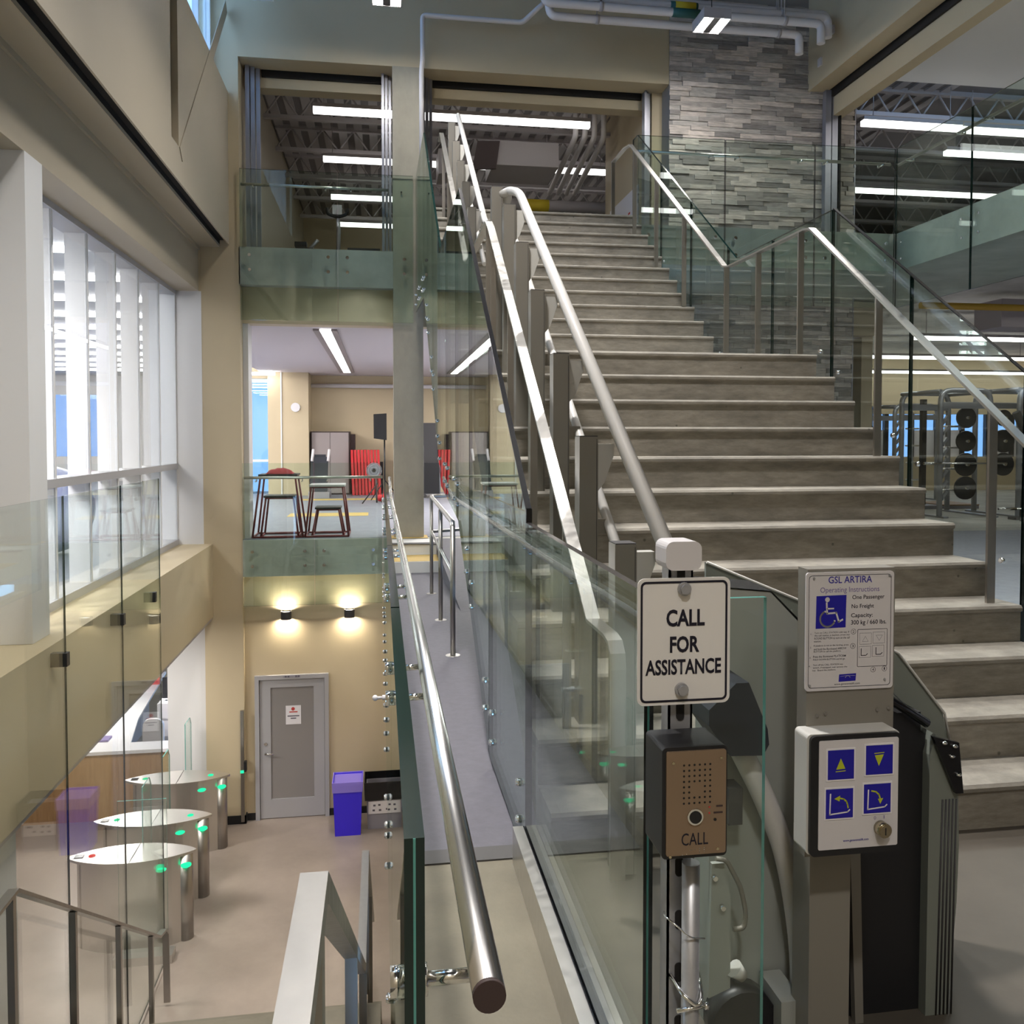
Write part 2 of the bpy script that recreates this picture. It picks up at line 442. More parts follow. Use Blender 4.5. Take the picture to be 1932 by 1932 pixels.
# rubber lying on the mezzanine
struct('floor_mezzanine_rubber', MB().box(-9, 8, 12.80, 23.4, .05, .056), 'gym_rubber', 'blue grey rubber floor of the exercise room')
struct('floor_side_room', MB().box(-16, -3.12, 2.5, 12.75, -.2, .05).box(-16, -9, 12.75, 31, -.2, .05).box(-9, -5.2, 24.5, 31, -.2, .05), 'gym_rubber')
for i, (x0, x1, y0, y1) in enumerate(((-1.75, -.25, 16.4, 17.1), (-1.9, .1, 20.6, 21.1), (.1, .68, 12.62, 13.0))):
    single('floor_stripe', MB().box(x0, x1, y0, y1, .056, .060), 'yellow', ('wide yellow stripe on the blue grey floor behind the jump stands', 'thin far yellow stripe on the floor before the cabinet and red mats', 'yellow stripe on the floor at the foot of the concrete pillar')[i], 'floor marking', 'yellow floor stripes')
struct('floor_lobby', MB().box(-9, .5, 1.3, 20, -4.35, LEV_LOBBY), 'lobby_concrete', 'polished brownish concrete lobby floor')
# upper floor slab around the stair opening
struct('floor_upper_left', MB().box(-2.0, .186, YE, 13.25, 3.73, LEV_UP).box(-2.6, .52, 13.25, 24.5, 3.77, LEV_UP), 'slab_concrete', 'concrete slab edge behind the upper glass guard')
struct('floor_upper_stairhead', MB().box(.54, 3.16, YU + 11 * TREAD2 + .20, 24.5, 3.77, LEV_UP - .001), 'stair_concrete')
struct('floor_upper_right', MB().box(3.17, 6.85, 10.65, 24.5, 3.77, LEV_UP), 'slab_concrete', 'concrete slab edge beside the stairs behind green glass')
struct('floor_gallery', MB().box(6.85, 20, -4, 24.5, 3.77, LEV_UP), 'slab_concrete', 'concrete gallery slab running towards the camera')

# walls of the lobby and the end of the hall
m = MB().box(-2.0, -1.845, 12.85, 13.1, LEV_LOBBY, -.48).box(-1.845, -.785, 12.85, 13.1, -1.95, -.48).box(-.785, .5, 12.85, 13.1, LEV_LOBBY, -.48)
struct('wall_lobby_far', m, 'tan', 'tan lobby end wall with a grey door and two lamps')
struct('wall_lobby_right', MB().box(.36, .5, 1.36, 12.85, LEV_LOBBY, -.62), 'tan')
struct('wall_end_pier', MB().box(-2.52, -1.985, YE, 13.3, LEV_LOBBY, 9), 'tan', 'tall tan wall pier left of the openings')
struct('wall_end_pier_white', MB().box(-1.985, -1.91, 12.95, 13.3, .05, 3.2), 'white_paint')
m = MB().box(-1.985, 4.39, YE, 13.15, 6.95, 9).box(-1.985, 4.39, 13.24, 13.5, 6.72, 9)
struct('wall_header', m, 'tan', 'tan header above the two upper openings')
struct('trim_2', MB().box(-1.72, .03, 13.20, 13.241, 6.87, 7.0).box(.80, 4.09, 13.20, 13.241, 6.87, 7.0), 'slot_dark', 'black slot under the header')
struct('wall_mezzanine_header', MB().box(-1.985, 8, 12.93, 13.2, 3.2, 3.74), 'tan', 'tan header under the upper slab')
struct('wall_pillar', MB().box(.187, .625, 12.735, 13.2, .05, 6.95), 'pillar_concrete', 'bare concrete pillar between the openings')
# bulkhead and left side
struct('wall_bulkhead', MB().box(-9, -2.4, 3.0, YE, -1.04, .01), 'tan', 'tan bulkhead with a broad ledge below the windows')
struct('ceiling_lobby', MB().box(-9, -2.42, 3.0, 20, -1.09, -1.045), 'ceiling_white')
struct('wall_lobby_white', MB().box(-3.08, -2.52, 12.9, 13.0, LEV_LOBBY, -1.09), 'white_paint', 'white partition beside the reception desk')
struct('wall_lobby_pier', MB().box(-3.4, -2.5, 4.6, 6.25, LEV_LOBBY, -1.09), 'white_paint', 'white pier below the bulkhead behind the glass')
struct('wall_reception', MB().box(-9, -2.0, 19.5, 19.7, LEV_LOBBY, -1.0).box(-9.1, -9, 3, 20, LEV_LOBBY, -1.0), 'tan_light')
struct('wall_left_lintel', MB().box(-2.95, -2.555, 3.0, YE, 3.62, 4.25), 'tan_light', 'tan lintel above the tall windows')
struct('wall_left_soffit', MB().box(-2.95, -2.26, 3.0, YE, 4.251, 4.32), 'tan_light')
struct('trim_3', MB().box(-2.56, -2.53, 3.0, YE, 4.20, 4.255), 'tan_light')
m = MB().box(-2.150, -2.13, 3.0, YE, 4.29, 4.42).box(-2.22, -2.13, 3.0, YE, 4.42, 4.66).box(-2.22, -2.13, 3.0, 9.37, 4.66, 6.45).box(-2.22, -2.13, 9.70, YE, 4.66, 6.45).box(-2.30, -2.20, 9.3, 9.8, 4.66, 6.45)
m.box(-2.45, -2.22, 3.0, YE, 6.38, 6.45)
struct('wall_left_parapet', m, 'tan_light', 'pale tan parapet above the windows with an upright recess')
struct('trim_4', MB().box(-2.262, -2.150, 3.0, YE, 4.35, 4.42).box(-2.264, -2.258, 3, YE, 4.29, 4.4).box(-2.1502, -2.149, 3, YE, 4.295, 4.42), 'slot_dark', 'dark slot along the soffit')
m = MB(); d = Vector((0, 2.9, 3.0)).normalized(); n = Vector((0, -d.z, d.y))
a = Vector((0, 9.72, 4.66)); b = Vector((0, 12.62, 7.66))
m.pane('x', -2.1299, .010, [(p.y, p.z) for p in (a - n * .0, b, b - n * .17, a - n * .17)], 0, 0)
single('diagonal_brace', m, 'tan_light', 'pale diagonal brace rising across the parapet to the high windows', 'brace')
struct('wall_left_pier', MB().box(-3.05, -2.55, 6.73, 7.06, .012, 3.62), 'white_paint', 'white pier standing on the ledge')
struct('wall_left_near', MB().box(-3.2, -3.05, 2.4, 6.74, .01, 3.62).box(-16.2, -2.3, 2.3, 2.5, LEV_LOBBY, 9), 'white_paint')
# clerestory with daylight
win = thing('window_2', 'high blue lit windows above the pale parapet', 'window', (-2.38, 9, 6.45), kind='structure')
for k in range(13):
    y = 3.2 + k * .79
    part('mullion', MB().box(-2.42, -2.34, y - .035, y + .035, 6.45, 9), 'window_white', win)
    part('pane', MB().pane('x', -2.40, .012, [(y + .035, 6.45), (y + .755, 6.45), (y + .755, 9), (y + .035, 9)], 0, 0), 'glass_window', win)
single('roof_beam', MB().box(-1.95, -1.42, 10.6, 12.2, 7.48, 7.95), 'white_paint', 'white boxed roof beam end at the top edge beside the high windows', 'beam')
# roof and remaining shell
struct('ceiling', MB().box(-2.45, 6.7, -4, YE, 9.0, 9.2), 'roof_grey')
struct('wall_back', MB().box(-2.4, 20, -4.2, -4, 0, 9), 'tan_light')
struct('wall_back_stair', MB().box(-2.4, -2.25, -4, 2.5, 0, 9), 'tan_light')
struct('wall_stairwell', MB().box(-2.3, .05, 1.36, 1.49, -4.09, -.3), 'tan_light')
# right side beam over the gallery
struct('wall_right_beam', MB().box(6.66, 6.96, -4, YE, 6.97, 9).box(7.03, 7.22, -4, YE + .3, 6.58, 9), 'tan', 'deep tan beam over the gallery opening')
struct('trim_5', MB().box(6.99, 7.031, -4, YE, 6.87, 7.0), 'slot_dark')
struct('ceiling_gallery', MB().box(7.1, 20, -4, 13.0, 7.35, 7.5), 'white_paint', 'white ceiling of the upper gallery')
struct('wall_right', MB().box(20, 20.2, -4, 24.5, 0, 9), 'tan')
# rooms beyond
struct('ceiling_upper_gym', MB().box(-2.6, 20, 13.2, 24.5, 7.62, 7.8), 'deck_grey', 'ribbed grey deck ceiling of the upper gym')
struct('wall_upper_far', MB().box(-2.6, 20, 24.0, 24.3, 4.27, 7.7), 'tan')
struct('wall_upper_left', MB().box(-2.4, -2.05, 13.3, 24.0, 4.27, 7.7), 'tan_light')
struct('wall_upper_partition', MB().box(4.23, 4.42, 13.1, 15.9, LEV_UP, 7.62), 'tan', 'short dim wall at the right of the middle upper opening')
struct('ceiling_mezzanine', MB().box(-3.0, 8, 13.2, 23.6, 3.2, 3.35), 'ceiling_white', 'white plaster ceiling of the exercise room')
struct('ceiling_side_room', MB().box(-16, -2.95, 2.5, 23.6, 3.66, 3.8).box(-16, -5.2, 23.6, 31, 3.66, 3.8), 'white_paint')
m = MB().box(-1.83, 8, 23.4, 23.6, .05, 3.7).box(-2.84, -1.83, 22.4, 23.6, .05, 3.7).box(-5.2, -2.84, 23.4, 23.6, 3.1, 3.7)
struct('wall_mezzanine_far', m, 'tan', 'tan end wall of the exercise room')
struct('window_5', MB().pane('y', 31.05, .01, [(-11.2, .9), (-9.2, .9), (-9.2, 3.0), (-11.2, 3.0)], 0, 0), 'glass_tinted', 'small blue window at the far end of the side room')
struct('wall_side_room', MB().box(-16.2, -16, 2.5, 31, .05, 3.7).box(-16, -11.2, 31, 31.2, .05, 3.7).box(-9.2, -5.2, 31, 31.2, .05, 3.7).box(-11.2, -9.2, 31, 31.2, 3.0, 3.7).box(-11.2, -9.2, 31, 31.2, .05, .9).box(-5.2, -5.0, 23.6, 31, .05, 3.7), 'white_paint')
struct('wall_mezzanine_right', MB().box(7.9, 8.1, 13.2, 23.6, 0, 3.8), 'tan')
win = thing('window_3', 'tall blue lit window at the far end of the exercise room', 'window', (-4.0, 23.45, .05), kind='structure')
for k in range(3):
    x = -5.2 + k * .787
    part('mullion', MB().box(x - .03, x + .03, 23.42, 23.5, .05, 3.1), 'window_white', win)
    part('pane', MB().pane('y', 23.45, .01, [(x, .05), (x + .78, .05), (x + .78, 3.1), (x, 3.1)], 0, 0), 'glass_tinted', win)
part('transom', MB().box(-5.2, -2.84, 23.42, 23.5, .9, .96), 'window_white', win)
m = MB().box(3.2, 4.4, 13.1, 13.3, 0, 3.77).box(7.46, 20, 22.0, 22.2, 2.2, 3.77).box(7.46, 20, 22.0, 22.2, 0, 1.0).box(7.46, 11.6, 22.0, 22.2, 1.0, 2.2)
struct('wall_gym_left', MB().box(7.46, 7.6, 13.1, 22.0, 0, 3.77), 'slab_concrete')
struct('wall_gym_far', m, 'tan', 'tan far wall of the lower gym')

# ------------------------------------------------------------------ window wall on the left
win = thing('window_1', 'tall white framed interior windows with deep fins above the ledge', 'window', (-2.95, 10, .01), kind='structure')
fy = [7.25, 8.165, 9.085, 9.996, 10.905, 11.85, 12.745]
for y in fy: part('fin', MB().box(-3.08, -2.872, y - .03, y + .01, .09, 3.56), 'window_white', win)
part('sill', MB().box(-3.1, -2.86, 7.06, YE, .01, .09), 'window_grey', win)
part('head', MB().box(-3.1, -2.86, 7.06, YE, 3.56, 3.62), 'window_grey', win)
part('transom', MB().box(-3.09, -2.862, 7.06, YE, 1.09, 1.17), 'window_grey', win)
for i in range(len(fy) - 1):
    for (z0, z1) in ((.09, 1.09), (1.17, 3.56)):
        part('pane', MB().pane('x', -2.885, .012, [(fy[i] + .012, z0), (fy[i + 1] - .03, z0), (fy[i + 1] - .03, z1), (fy[i] + .01, z1)], 0, 0), 'glass_window', win)
struct('wall_left_return', MB().box(-3.2, -2.522, YE, YE + .3, 3.62, 6.4), 'tan')
struct('wall_window_reveal', MB().box(-3.1, -2.52, YE - .003, YE + .3, .01, 3.62), 'white_paint')
for k in range(11):
    y = 10.2 + k * 1.78
    single('side_room_lamp', MB().box(-15.5, -3.3 if y < 23 else -5.4, y - .05, y + .05, 3.60, 3.66), 'lamp_strip_soft', ('nearest', 'second', 'third', 'fourth', 'fifth', 'sixth', 'seventh', 'eighth', 'ninth', 'tenth', 'farthest')[k] + ' long white strip lamp from the top seen through the tall windows', 'lamp', 'strip lamps in the room behind the tall windows')
single('exercise_ball', MB().sphere((-4.2, 11.6, .62), .56, 20, 14), 'ball_blue', 'large blue exercise ball behind the tall windows', 'ball')

# ------------------------------------------------------------------ stairs


def nose(k): return Y1 + (k - 1) * TREAD if k <= 12 else YU + (k - 13) * TREAD2


st = thing('concrete_staircase', 'wide grey concrete staircase rising to the upper floor', 'stairs', (1.85, 2.98, 0))
for k in range(1, 25):
    y = nose(k); z = k * RISE
    y2 = nose(k + 1) + .012 if k < 24 else y + .22
    if k == 12: y2 = YU + .012
    zb0, zb1 = max(0, z - .40), max(0, z - .222)
    if k == 12: zb0 = zb1 = z - .30
    poly = [(y, z - .012), (y + .010, z), (y2, z), (y2, zb1), (y + .013, zb0), (y + .013, z - .034), (y, z - .026)]
    part('landing' if k == 12 else 'step', MB().pane('x', SX0, SX1 - SX0, poly, 0, 0), 'stair_concrete', st)

dn = thing('lobby_staircase', 'concrete stairs going down from the landing to the lobby', 'stairs', (-1.1, 5.2, -1.95))
for k in range(1, 11):
    y = 1.5 + (k - 1) * .27; z = -k * RISE
    part('step', MB().box(-2.2, -.02, y, y + .29, z - .3, z), 'concrete', dn)
part('landing', MB().box(-2.2, -.02, 4.2, 5.2, -2.25, -1.95), 'concrete', dn)
part('nosing_strip', MB().box(-2.2, -.02, 4.4, 4.98, -1.95, -1.944), 'rubber', dn)
for k in range(1, 12):
    y = 5.2 + (k - 1) * .27; z = -1.95 - k * RISE
    part('step', MB().box(-2.2, -.02, y, y + .29, z - .3, z), 'concrete', dn)

ws = thing('walkway_steps', 'two low white steps with yellow edging at the end of the walkway', 'steps', (.42, 11.3, -.25))
part('step', MB().box(.07, .76, 11.29, 12.6, -.30, -.10), 'white_paint', ws)
part('step', MB().box(.07, .76, 11.95, 12.6, -.10, .048), 'white_paint', ws)
part('tread_stripe', MB().box(.07, .76, 11.32, 11.93, -.10, -.095), 'yellow', ws)
part('nosing', MB().box(.065, .765, 11.93, 12.1, .048, .056), 'dark_strip', ws)

# ------------------------------------------------------------------ stone wall at the head of the stairs
sw = struct('wall_stone', MB().box(4.395, 7.455, 12.76, 13.1, 0, 9), 'stone_grey', 'wall clad in split grey stone strips')
smesh = {}
rng = random.Random(3)
cnt = 0
lowpile = [MB() for _ in range(5)]
z = .2
row = 0
while z < 8.2:
    h = .074
    x = 4.395 - rng.random() * .3
    while x < 7.455:
        L = rng.choice((.30, .42, .42, .56))
        x0, x1 = max(4.395, x), min(7.46, x + L)
        if x1 - x0 > .06:
            dpt = rng.choice((.012, .022, .032, .042)); mi = rng.randrange(5)
            w_ = x1 - x0 - .004
            if z > 4.75 and cnt < 298:
                key = (round(w_, 2), dpt, mi)
                if key not in smesh:
                    smesh[key] = mesh_of('stone', MB().box(0, key[0], -dpt, .01, 0, h - .004), 'stone_%d' % mi)
                o = bpy.data.objects.new('stone', smesh[key]); COL.objects.link(o); o.parent = sw; o.location = (x0, 12.76, z); cnt += 1
            else:
                lowpile[mi].box(x0, x0 + w_, 12.76 - dpt, 12.77, z, z + h - .004)
        x += L
    z += h if z > 4.7 else h
    row += 1
allm = MB()
for i, p in enumerate(lowpile): allm.add(p.v, p.f, i)
o = bpy.data.objects.new('stone_rows', mesh_of('stone_rows', allm, ['stone_%d' % i for i in range(5)])); COL.objects.link(o); o.parent = sw; o['kind'] = 'stuff'
struct('trim_6', MB().box(7.455, 7.475, 12.73, 13.1, 0, 9), 'grey_frame')

# grey frames of the folding shutters in the upper openings
for i, (x0, x1) in enumerate(((-1.93, -1.72), (.03, .185), (.63, .80), (4.09, 4.22))):
    fr = thing('shutter_track', ('grey metal shutter track at the left end of the upper openings', 'grey metal shutter track on the left side of the concrete pillar', 'grey metal shutter track on the right side of the concrete pillar', 'grey metal shutter track next to the stone wall')[i], 'track', ((x0 + x1) / 2, 13.1, LEV_UP), 'shutter tracks')
    n = 3
    for k in range(n):
        wd = (x1 - x0) / n
        part('rail', MB().box(x0 + k * wd, x0 + (k + 1) * wd - .012, 13.02 + .05 * k, 13.16, LEV_UP, 6.95), 'grey_frame', fr)
fr = thing('shutter_track', 'blue grey metal shutter track in front of the stone wall under the right beam', 'track', (7.0, 12.7, LEV_UP), 'shutter tracks')
for k in range(2): part('rail', MB().box(6.9 + k * .11, 6.995 + k * .11, 12.62, 12.73, LEV_UP, 6.97), 'grey_frame', fr)
part('gasket', MB().box(7.12, 7.15, 12.60, 12.73, LEV_UP, 6.97), 'slot_dark', fr)

# ------------------------------------------------------------------ glass guards
pinX = mesh_of('pin', MB().cyl((-.014, 0, 0), (0, 0, 0), .015, 10).cyl((-.018, 0, 0), (-.014, 0, 0), .011, 10), 'chrome')
pinY = mesh_of('pin', MB().cyl((0, -.028, 0), (0, 0, 0), .024, 10).cyl((0, -.034, 0), (0, -.028, 0), .018, 10), 'chrome')
GL = ['glass_guard', 'glass_edge']

# left guard of the walkway
g = thing('walkway_guard', 'frameless green glass guard with round steel handrail along the left of the walkway', 'guard', (.04, .98, 0))
J = [.985, 2.36, 3.82, 5.27, 6.73, 8.19, 9.64, 11.1, 12.55]


def ztop(y): return 1.07 + .5 * zramp(y)


for i in range(len(J) - 1):
    a, b = J[i], J[i + 1] - .014
    part('glass_panel', MB().pane('x', .024, .024, [(a, -.55), (b, -.55), (b, ztop(b)), (a, ztop(a))], 0, 1), ['glass_stair', 'glass_edge'], g)
    for y in ((a + .14, b - .14)):
        for z in (-.12, -.30): piece('pin', pinX, g, (.024, y, z + .5 * zramp(y)))
part('interlayer', MB().box(.0345, .0375, .9835, .9852, -.55, 1.07), 'glass_edge_light', g)
hp = [(.119, y, .90 + .5 * zramp(y)) for y in (.95, 3.05, 7, 10.9)] + [(.119, 12.5, .955)]
hr = part('handrail', MB().tube(hp, .0195, 20), 'steel', g, 'round brushed steel handrail')
part('end_cap', MB().cyl((.119, .944, .90), (.119, .951, .90), .0192, 24), 'cab_dark', hr)
bm_ = mesh_of('bracket', MB().cyl((.048, 0, 0), (.121, 0, 0), .009, 12).cyl((.119, 0, 0), (.119, 0, .024), .006, 8).cyl((.048, 0, 0), (.054, 0, 0), .019, 14).cyl((.008, 0, 0), (.024, 0, 0), .019, 14), 'chrome')
by = [1.05]
for j in J[1:-1]: by += [j - .14, j + .15]
for y in by:
    o = bpy.data.objects.new('bracket', bm_); COL.objects.link(o); o.parent = hr; o.location = (0 - .04, y - .98, .90 + .5 * zramp(y) - .040)

part('hook', MB().cyl((.0, 4.6, .14), (.024, 4.6, .14), .014, 10).cyl((-.03, 4.6, .14), (.0, 4.6, .14), .008, 10).sphere((-.038, 4.6, .14), .016, 10, 8), 'paper', g, 'small white plastic hook')
# stair glass above the walkway


def zt(y):
    P = [(3.0, 1.28), (5.65, 3.17), (7.46, 3.17), (10.25, 5.14), (13, 5.3)]
    for (a, za), (b, zb) in zip(P, P[1:]):
        if y <= b: return za + (zb - za) * (y - a) / (b - a)


def zb_(y):
    P = [(3.0, .0), (4.07, .01), (5.72, .98), (7.38, 1.12), (10.2, 3.2), (13, 3.4)]
    for (a, za), (b, zb) in zip(P, P[1:]):
        if y <= b: return za + (zb - za) * (y - a) / (b - a)


def stairpanes(root, xg, J, zt, zb, brk, name='glass_panel', pins=True):
    for i in range(len(J) - 1):
        a, b = J[i], J[i + 1] - .012
        ys = sorted([a, b] + [q for q in brk if a + .02 < q < b - .02])
        poly = [(y, zb(y)) for y in ys] + [(y, zt(y)) for y in reversed(ys)]
        part(name, MB().pane('x', xg, .019, poly, 0, 1), ['glass_stair', 'glass_edge'], root)
        if pins:
            for y in (a + .13, b - .13):
                for dz in (.10, .24): piece('pin', pinX, root, (xg, y, zb(y) + dz))


g = thing('stair_glass', 'tall green glass panels closing the left side of the stairs beside the walkway', 'guard', (XG, 3.0, 0))
stairpanes(g, XG, [3.0, 4.07, 4.99, 5.90, 6.80, 7.70, 8.60, 9.50, 10.40, 11.5, 12.66], zt, zb_, (4.07, 5.65, 5.72, 7.38, 7.46, 10.2, 10.25))
tp = [(y, zt(y) + .004) for y in (3.0, 5.65)]
part('top_edge', MB().ribbon(tp, XG - .001, XG + .020, .005), 'black_gloss', g, 'black polished top edge')
part('near_edge', MB().box(XG - .001, XG + .020, 2.985, 3.0, .03, 1.283), 'black_gloss', g, 'black joint at the near upright edge')


def ztr(y):
    P = [(2.6, 1.12), (2.9, 1.24), (5.6, 3.13), (7.25, 3.13), (10.25, 5.25), (10.6, 5.25)]
    for (a, za), (b, zb) in zip(P, P[1:]):
        if y <= b: return za + (zb - za) * (y - a) / (b - a)


def zbr(y):
    P = [(2.6, .02), (3.2, .02), (5.77, 1.75), (7.46, 1.80), (10.25, 3.85), (10.6, 3.9)]
    for (a, za), (b, zb) in zip(P, P[1:]):
        if y <= b: return za + (zb - za) * (y - a) / (b - a)


g = thing('stair_glass', 'green glass panels along the open right side of the stairs', 'guard', (3.13, 2.9, 0))
stairpanes(g, 3.125, [2.80, 3.78, 4.71, 5.62, 6.55, 7.45, 8.40, 9.35, 10.45], ztr, zbr, (2.9, 3.2, 5.6, 5.77, 7.25, 7.46, 10.25), pins=False)
for y in (3.9, 4.6, 4.85, 5.5, 5.75, 6.4, 7.6, 8.3, 8.55, 9.2, 9.5):
    for dz in (.12, .42): piece('pin', pinX, g, (3.125, y, zbr(y) + dz))
part('top_edge', MB().ribbon([(y, ztr(y) + .005) for y in (2.8, 2.9, 5.6)], 3.124, 3.146, .006), 'black_gloss', g)


def guard_y(label, yg, J, z0, z1, rz, ry, pz, loc, rx0=None, rx1=None):
    g = thing('landing_guard', label, 'guard', loc)
    for i in range(len(J) - 1):
        a, b = J[i], J[i + 1] - .012
        part('glass_panel', MB().pane('y', yg, .02, [(a, z0), (b, z0), (b, z1), (a, z1)], 0, 1), GL, g)
        for x in (a + .13, b - .13):
            for z in pz: piece('pin', pinY, g, (x, yg, z))
    rl = part('handrail', MB().cyl((J[0] if rx0 is None else rx0, ry, rz), (J[-1] if rx1 is None else rx1, ry, rz), .021, 14), 'steel_flat', g)
    for i in range(len(J) - 1):
        for x in (J[i] + .18, J[i + 1] - .18): part('bracket', MB().cyl((x, yg, rz - .05), (x, ry, rz - .05), .011, 8).cyl((x, ry, rz - .05), (x, ry, rz), .009, 8), 'chrome', rl)
    return g


guard_y('glass guard with steel rail at the edge of the exercise room floor', 12.70, [-1.97, -.96, .02], -.90, 1.17, .955, 12.81, (-.11, -.32), (-1, 12.7, .05))
guard_y('glass guard with steel rail in front of the left upper opening and pillar', 12.69, [-1.97, -.60, .49], 3.22, 5.36, 5.17, 12.80, (4.14, 3.93), (-1, 12.7, 4.27), None, .13)
guard_y('glass guard with steel rail in front of the stone wall', 10.60, [3.25, 4.42, 5.66, 6.81], 3.27, 5.38, 5.22, 10.74, (4.12, 3.90), (5, 10.6, 4.27))
g = thing('landing_guard', 'glass guard with steel rail along the right gallery edge', 'guard', (6.82, 6, LEV_UP))
J = [10.60, 9.12, 7.6, 6.1, 4.6, 3.1, 1.6, 0]
for i in range(len(J) - 1):
    a, b = J[i] - .012, J[i + 1]
    part('glass_panel', MB().pane('x', 6.80, .02, [(b, 3.27), (a, 3.27), (a, 5.38), (b, 5.38)], 0, 1), GL, g)
    for y in (a - .14, b + .14):
        for z in (4.12, 3.90): piece('pin', pinX, g, (6.80, y, z))
rl = part('handrail', MB().cyl((6.93, 10.74, 5.22), (6.93, 0, 5.22), .021, 14), 'steel_flat', g)
for j in J[:-1]:
    for y in (j - .2, j - 1.2): part('bracket', MB().cyl((6.82, y, 5.17), (6.93, y, 5.17), .011, 8).cyl((6.93, y, 5.17), (6.93, y, 5.22), .009, 8), 'chrome', rl)

# near guard between walkway and lift, standing in a steel shoe
g = thing('landing_guard', 'low glass guard in a steel floor shoe between walkway and platform lift', 'guard', (.51, 2.3, 0))
part('glass_panel', MB().pane('x', XG - .006, .019, [(1.59, .02), (2.975, .02), (2.975, 1.235), (1.59, 1.235)], 0, 1), ['glass_clear', 'glass_edge_top'], g)
part('glass_panel', MB().pane('y', 1.575, .013, [(XG, .02), (.748, .02), (.748, 1.222), (XG, 1.222)], 0, 1), ['glass_clear', 'glass_edge_light'], g)
sh = part('shoe', MB().box(.462, .499, 1.2, 3.0, 0, .135), 'steel_flat', g, 'brushed steel floor shoe')
part('shoe_side', MB().box(.53, .565, 1.2, 3.0, 0, .135), 'steel_flat', sh)
part('gasket', MB().box(.499, .503, 1.2, 2.99, .02, .139).box(.524, .530, 1.2, 2.99, .02, .139), 'black_gloss', sh)

# ------------------------------------------------------------------ handrails of the big stairs
h = thing('stair_handrail', 'flat steel handrail on the left of the stairs next to the lift posts', 'handrail', (.74, 2.65, 0))
path = [(2.60, .12), (2.60, .80), (2.61, .85), (2.645, .885), (2.70, .895), (2.93, .895), (5.77, 2.96), (5.9, 3.03), (7.3, 3.03), (7.46, 3.08), (10.45, 5.22), (10.75, 5.22)]
part('bar', MB().ribbon(path, .715, .765, .012), 'steel_flat', h)
for k in (2, 5, 8, 11, 12, 14, 17, 20, 23):
    y = nose(k) + .13; zz = k * RISE
    for (a, za), (b, zb) in zip(path[5:], path[6:]):
        if a <= y <= b: top = za + (zb - za) * (y - a) / (b - a)
    part('post', MB().box(.722, .758, y - .006, y + .006, zz, top - .03), 'steel_post', h)

h = thing('stair_handrail', 'flat steel handrail on slim posts on the right of the stairs', 'handrail', (3.0, 2.7, 0))
path = [(2.62, .88), (2.75, .895), (5.66, 3.01), (5.75, 3.025), (7.1, 3.03), (7.2, 3.05), (10.1, 5.08), (10.35, 5.12), (10.9, 5.12)]
part('bar', MB().ribbon(path, 2.975, 3.025, .014), 'steel_flat', h)


def zstep(y):
    k = 0
    for q in range(1, 25):
        if y >= nose(q): k = q
    return k * RISE


def zrail(y):
    for (a, za), (b, zb) in zip(path, path[1:]):
        if y <= b: return za + (zb - za) * (y - a) / (b - a)


for y in (9.93, 9.11, 8.23, 7.16, 6.52, 5.82, 4.83, 3.83):
    part('post', MB().box(2.978, 3.022, y - .008, y + .008, zstep(y), zrail(y) - .012), 'steel_post', h)
part('end_post', MB().box(2.978, 3.022, 10.88, 10.90, LEV_UP, 5.11), 'steel_post', h)

# ------------------------------------------------------------------ guide rail of the platform lift
L = thing('lift_guide_rail', 'pale tubular guide rail of the stair lift on square beige posts', 'lift rail', (.88, 2.9, 0))
PY = [2.86, 3.40, 3.94, 4.55, 5.06, 5.57, 6.18, 7.9, 8.45, 9.0, 9.55, 10.15]
PT = [1.165, 1.54, 1.93, 2.33, 2.70, 3.06, 3.35, 3.66, 4.05, 4.43, 4.82, 5.24]
for y, zt_ in zip(PY, PT):
    zb0 = zstep(y)
    po = part('post', MB().box(.800, .878, y, y + .085, zb0, zt_), 'lift_beige', L)
    part('cap', MB().box(.802, .876, y + .002, y + .083, zt_, zt_ + .004), 'dark_grey', po)
    part('bracket', MB().pane('y', y + .02, .05, [(.878, zt_ - .03), (.95, zt_ - .03), (.95, zt_ - .075), (.91, zt_ - .19), (.878, zt_ - .23)], 0, 0), 'lift_white', po)
    part('seam', MB().box(.871, .873, y - .001, y, zb0, zt_ - .01), 'dark_grey', po)
    part('lower_bracket', MB().box(.878, .935, y + .02, y + .06, zt_ - .40, zt_ - .34), 'lift_beige', po)
up = fillet([(.955, 2.72, 1.13), (.955, 5.90, 3.235), (.93, 6.16, 3.32), (.87, 6.2, 3.30)], .12, 5)
part('upper_tube', MB().tube(up, .030, 16), 'lift_tube', L)
part('upper_tube', MB().tube(fillet([(.945, 7.6, 3.44), (.945, 7.78, 3.5), (.945, 10.5, 5.46)], .1, 4), .027, 14), 'lift_tube', L)
part('lower_tube', MB().tube([(.93, 2.9, .82), (.93, 5.95, 2.93)], .021, 12), 'lift_tube', L)
part('lower_tube', MB().tube([(.93, 7.7, 3.1), (.93, 10.4, 5.05)], .021, 12), 'lift_tube', L)

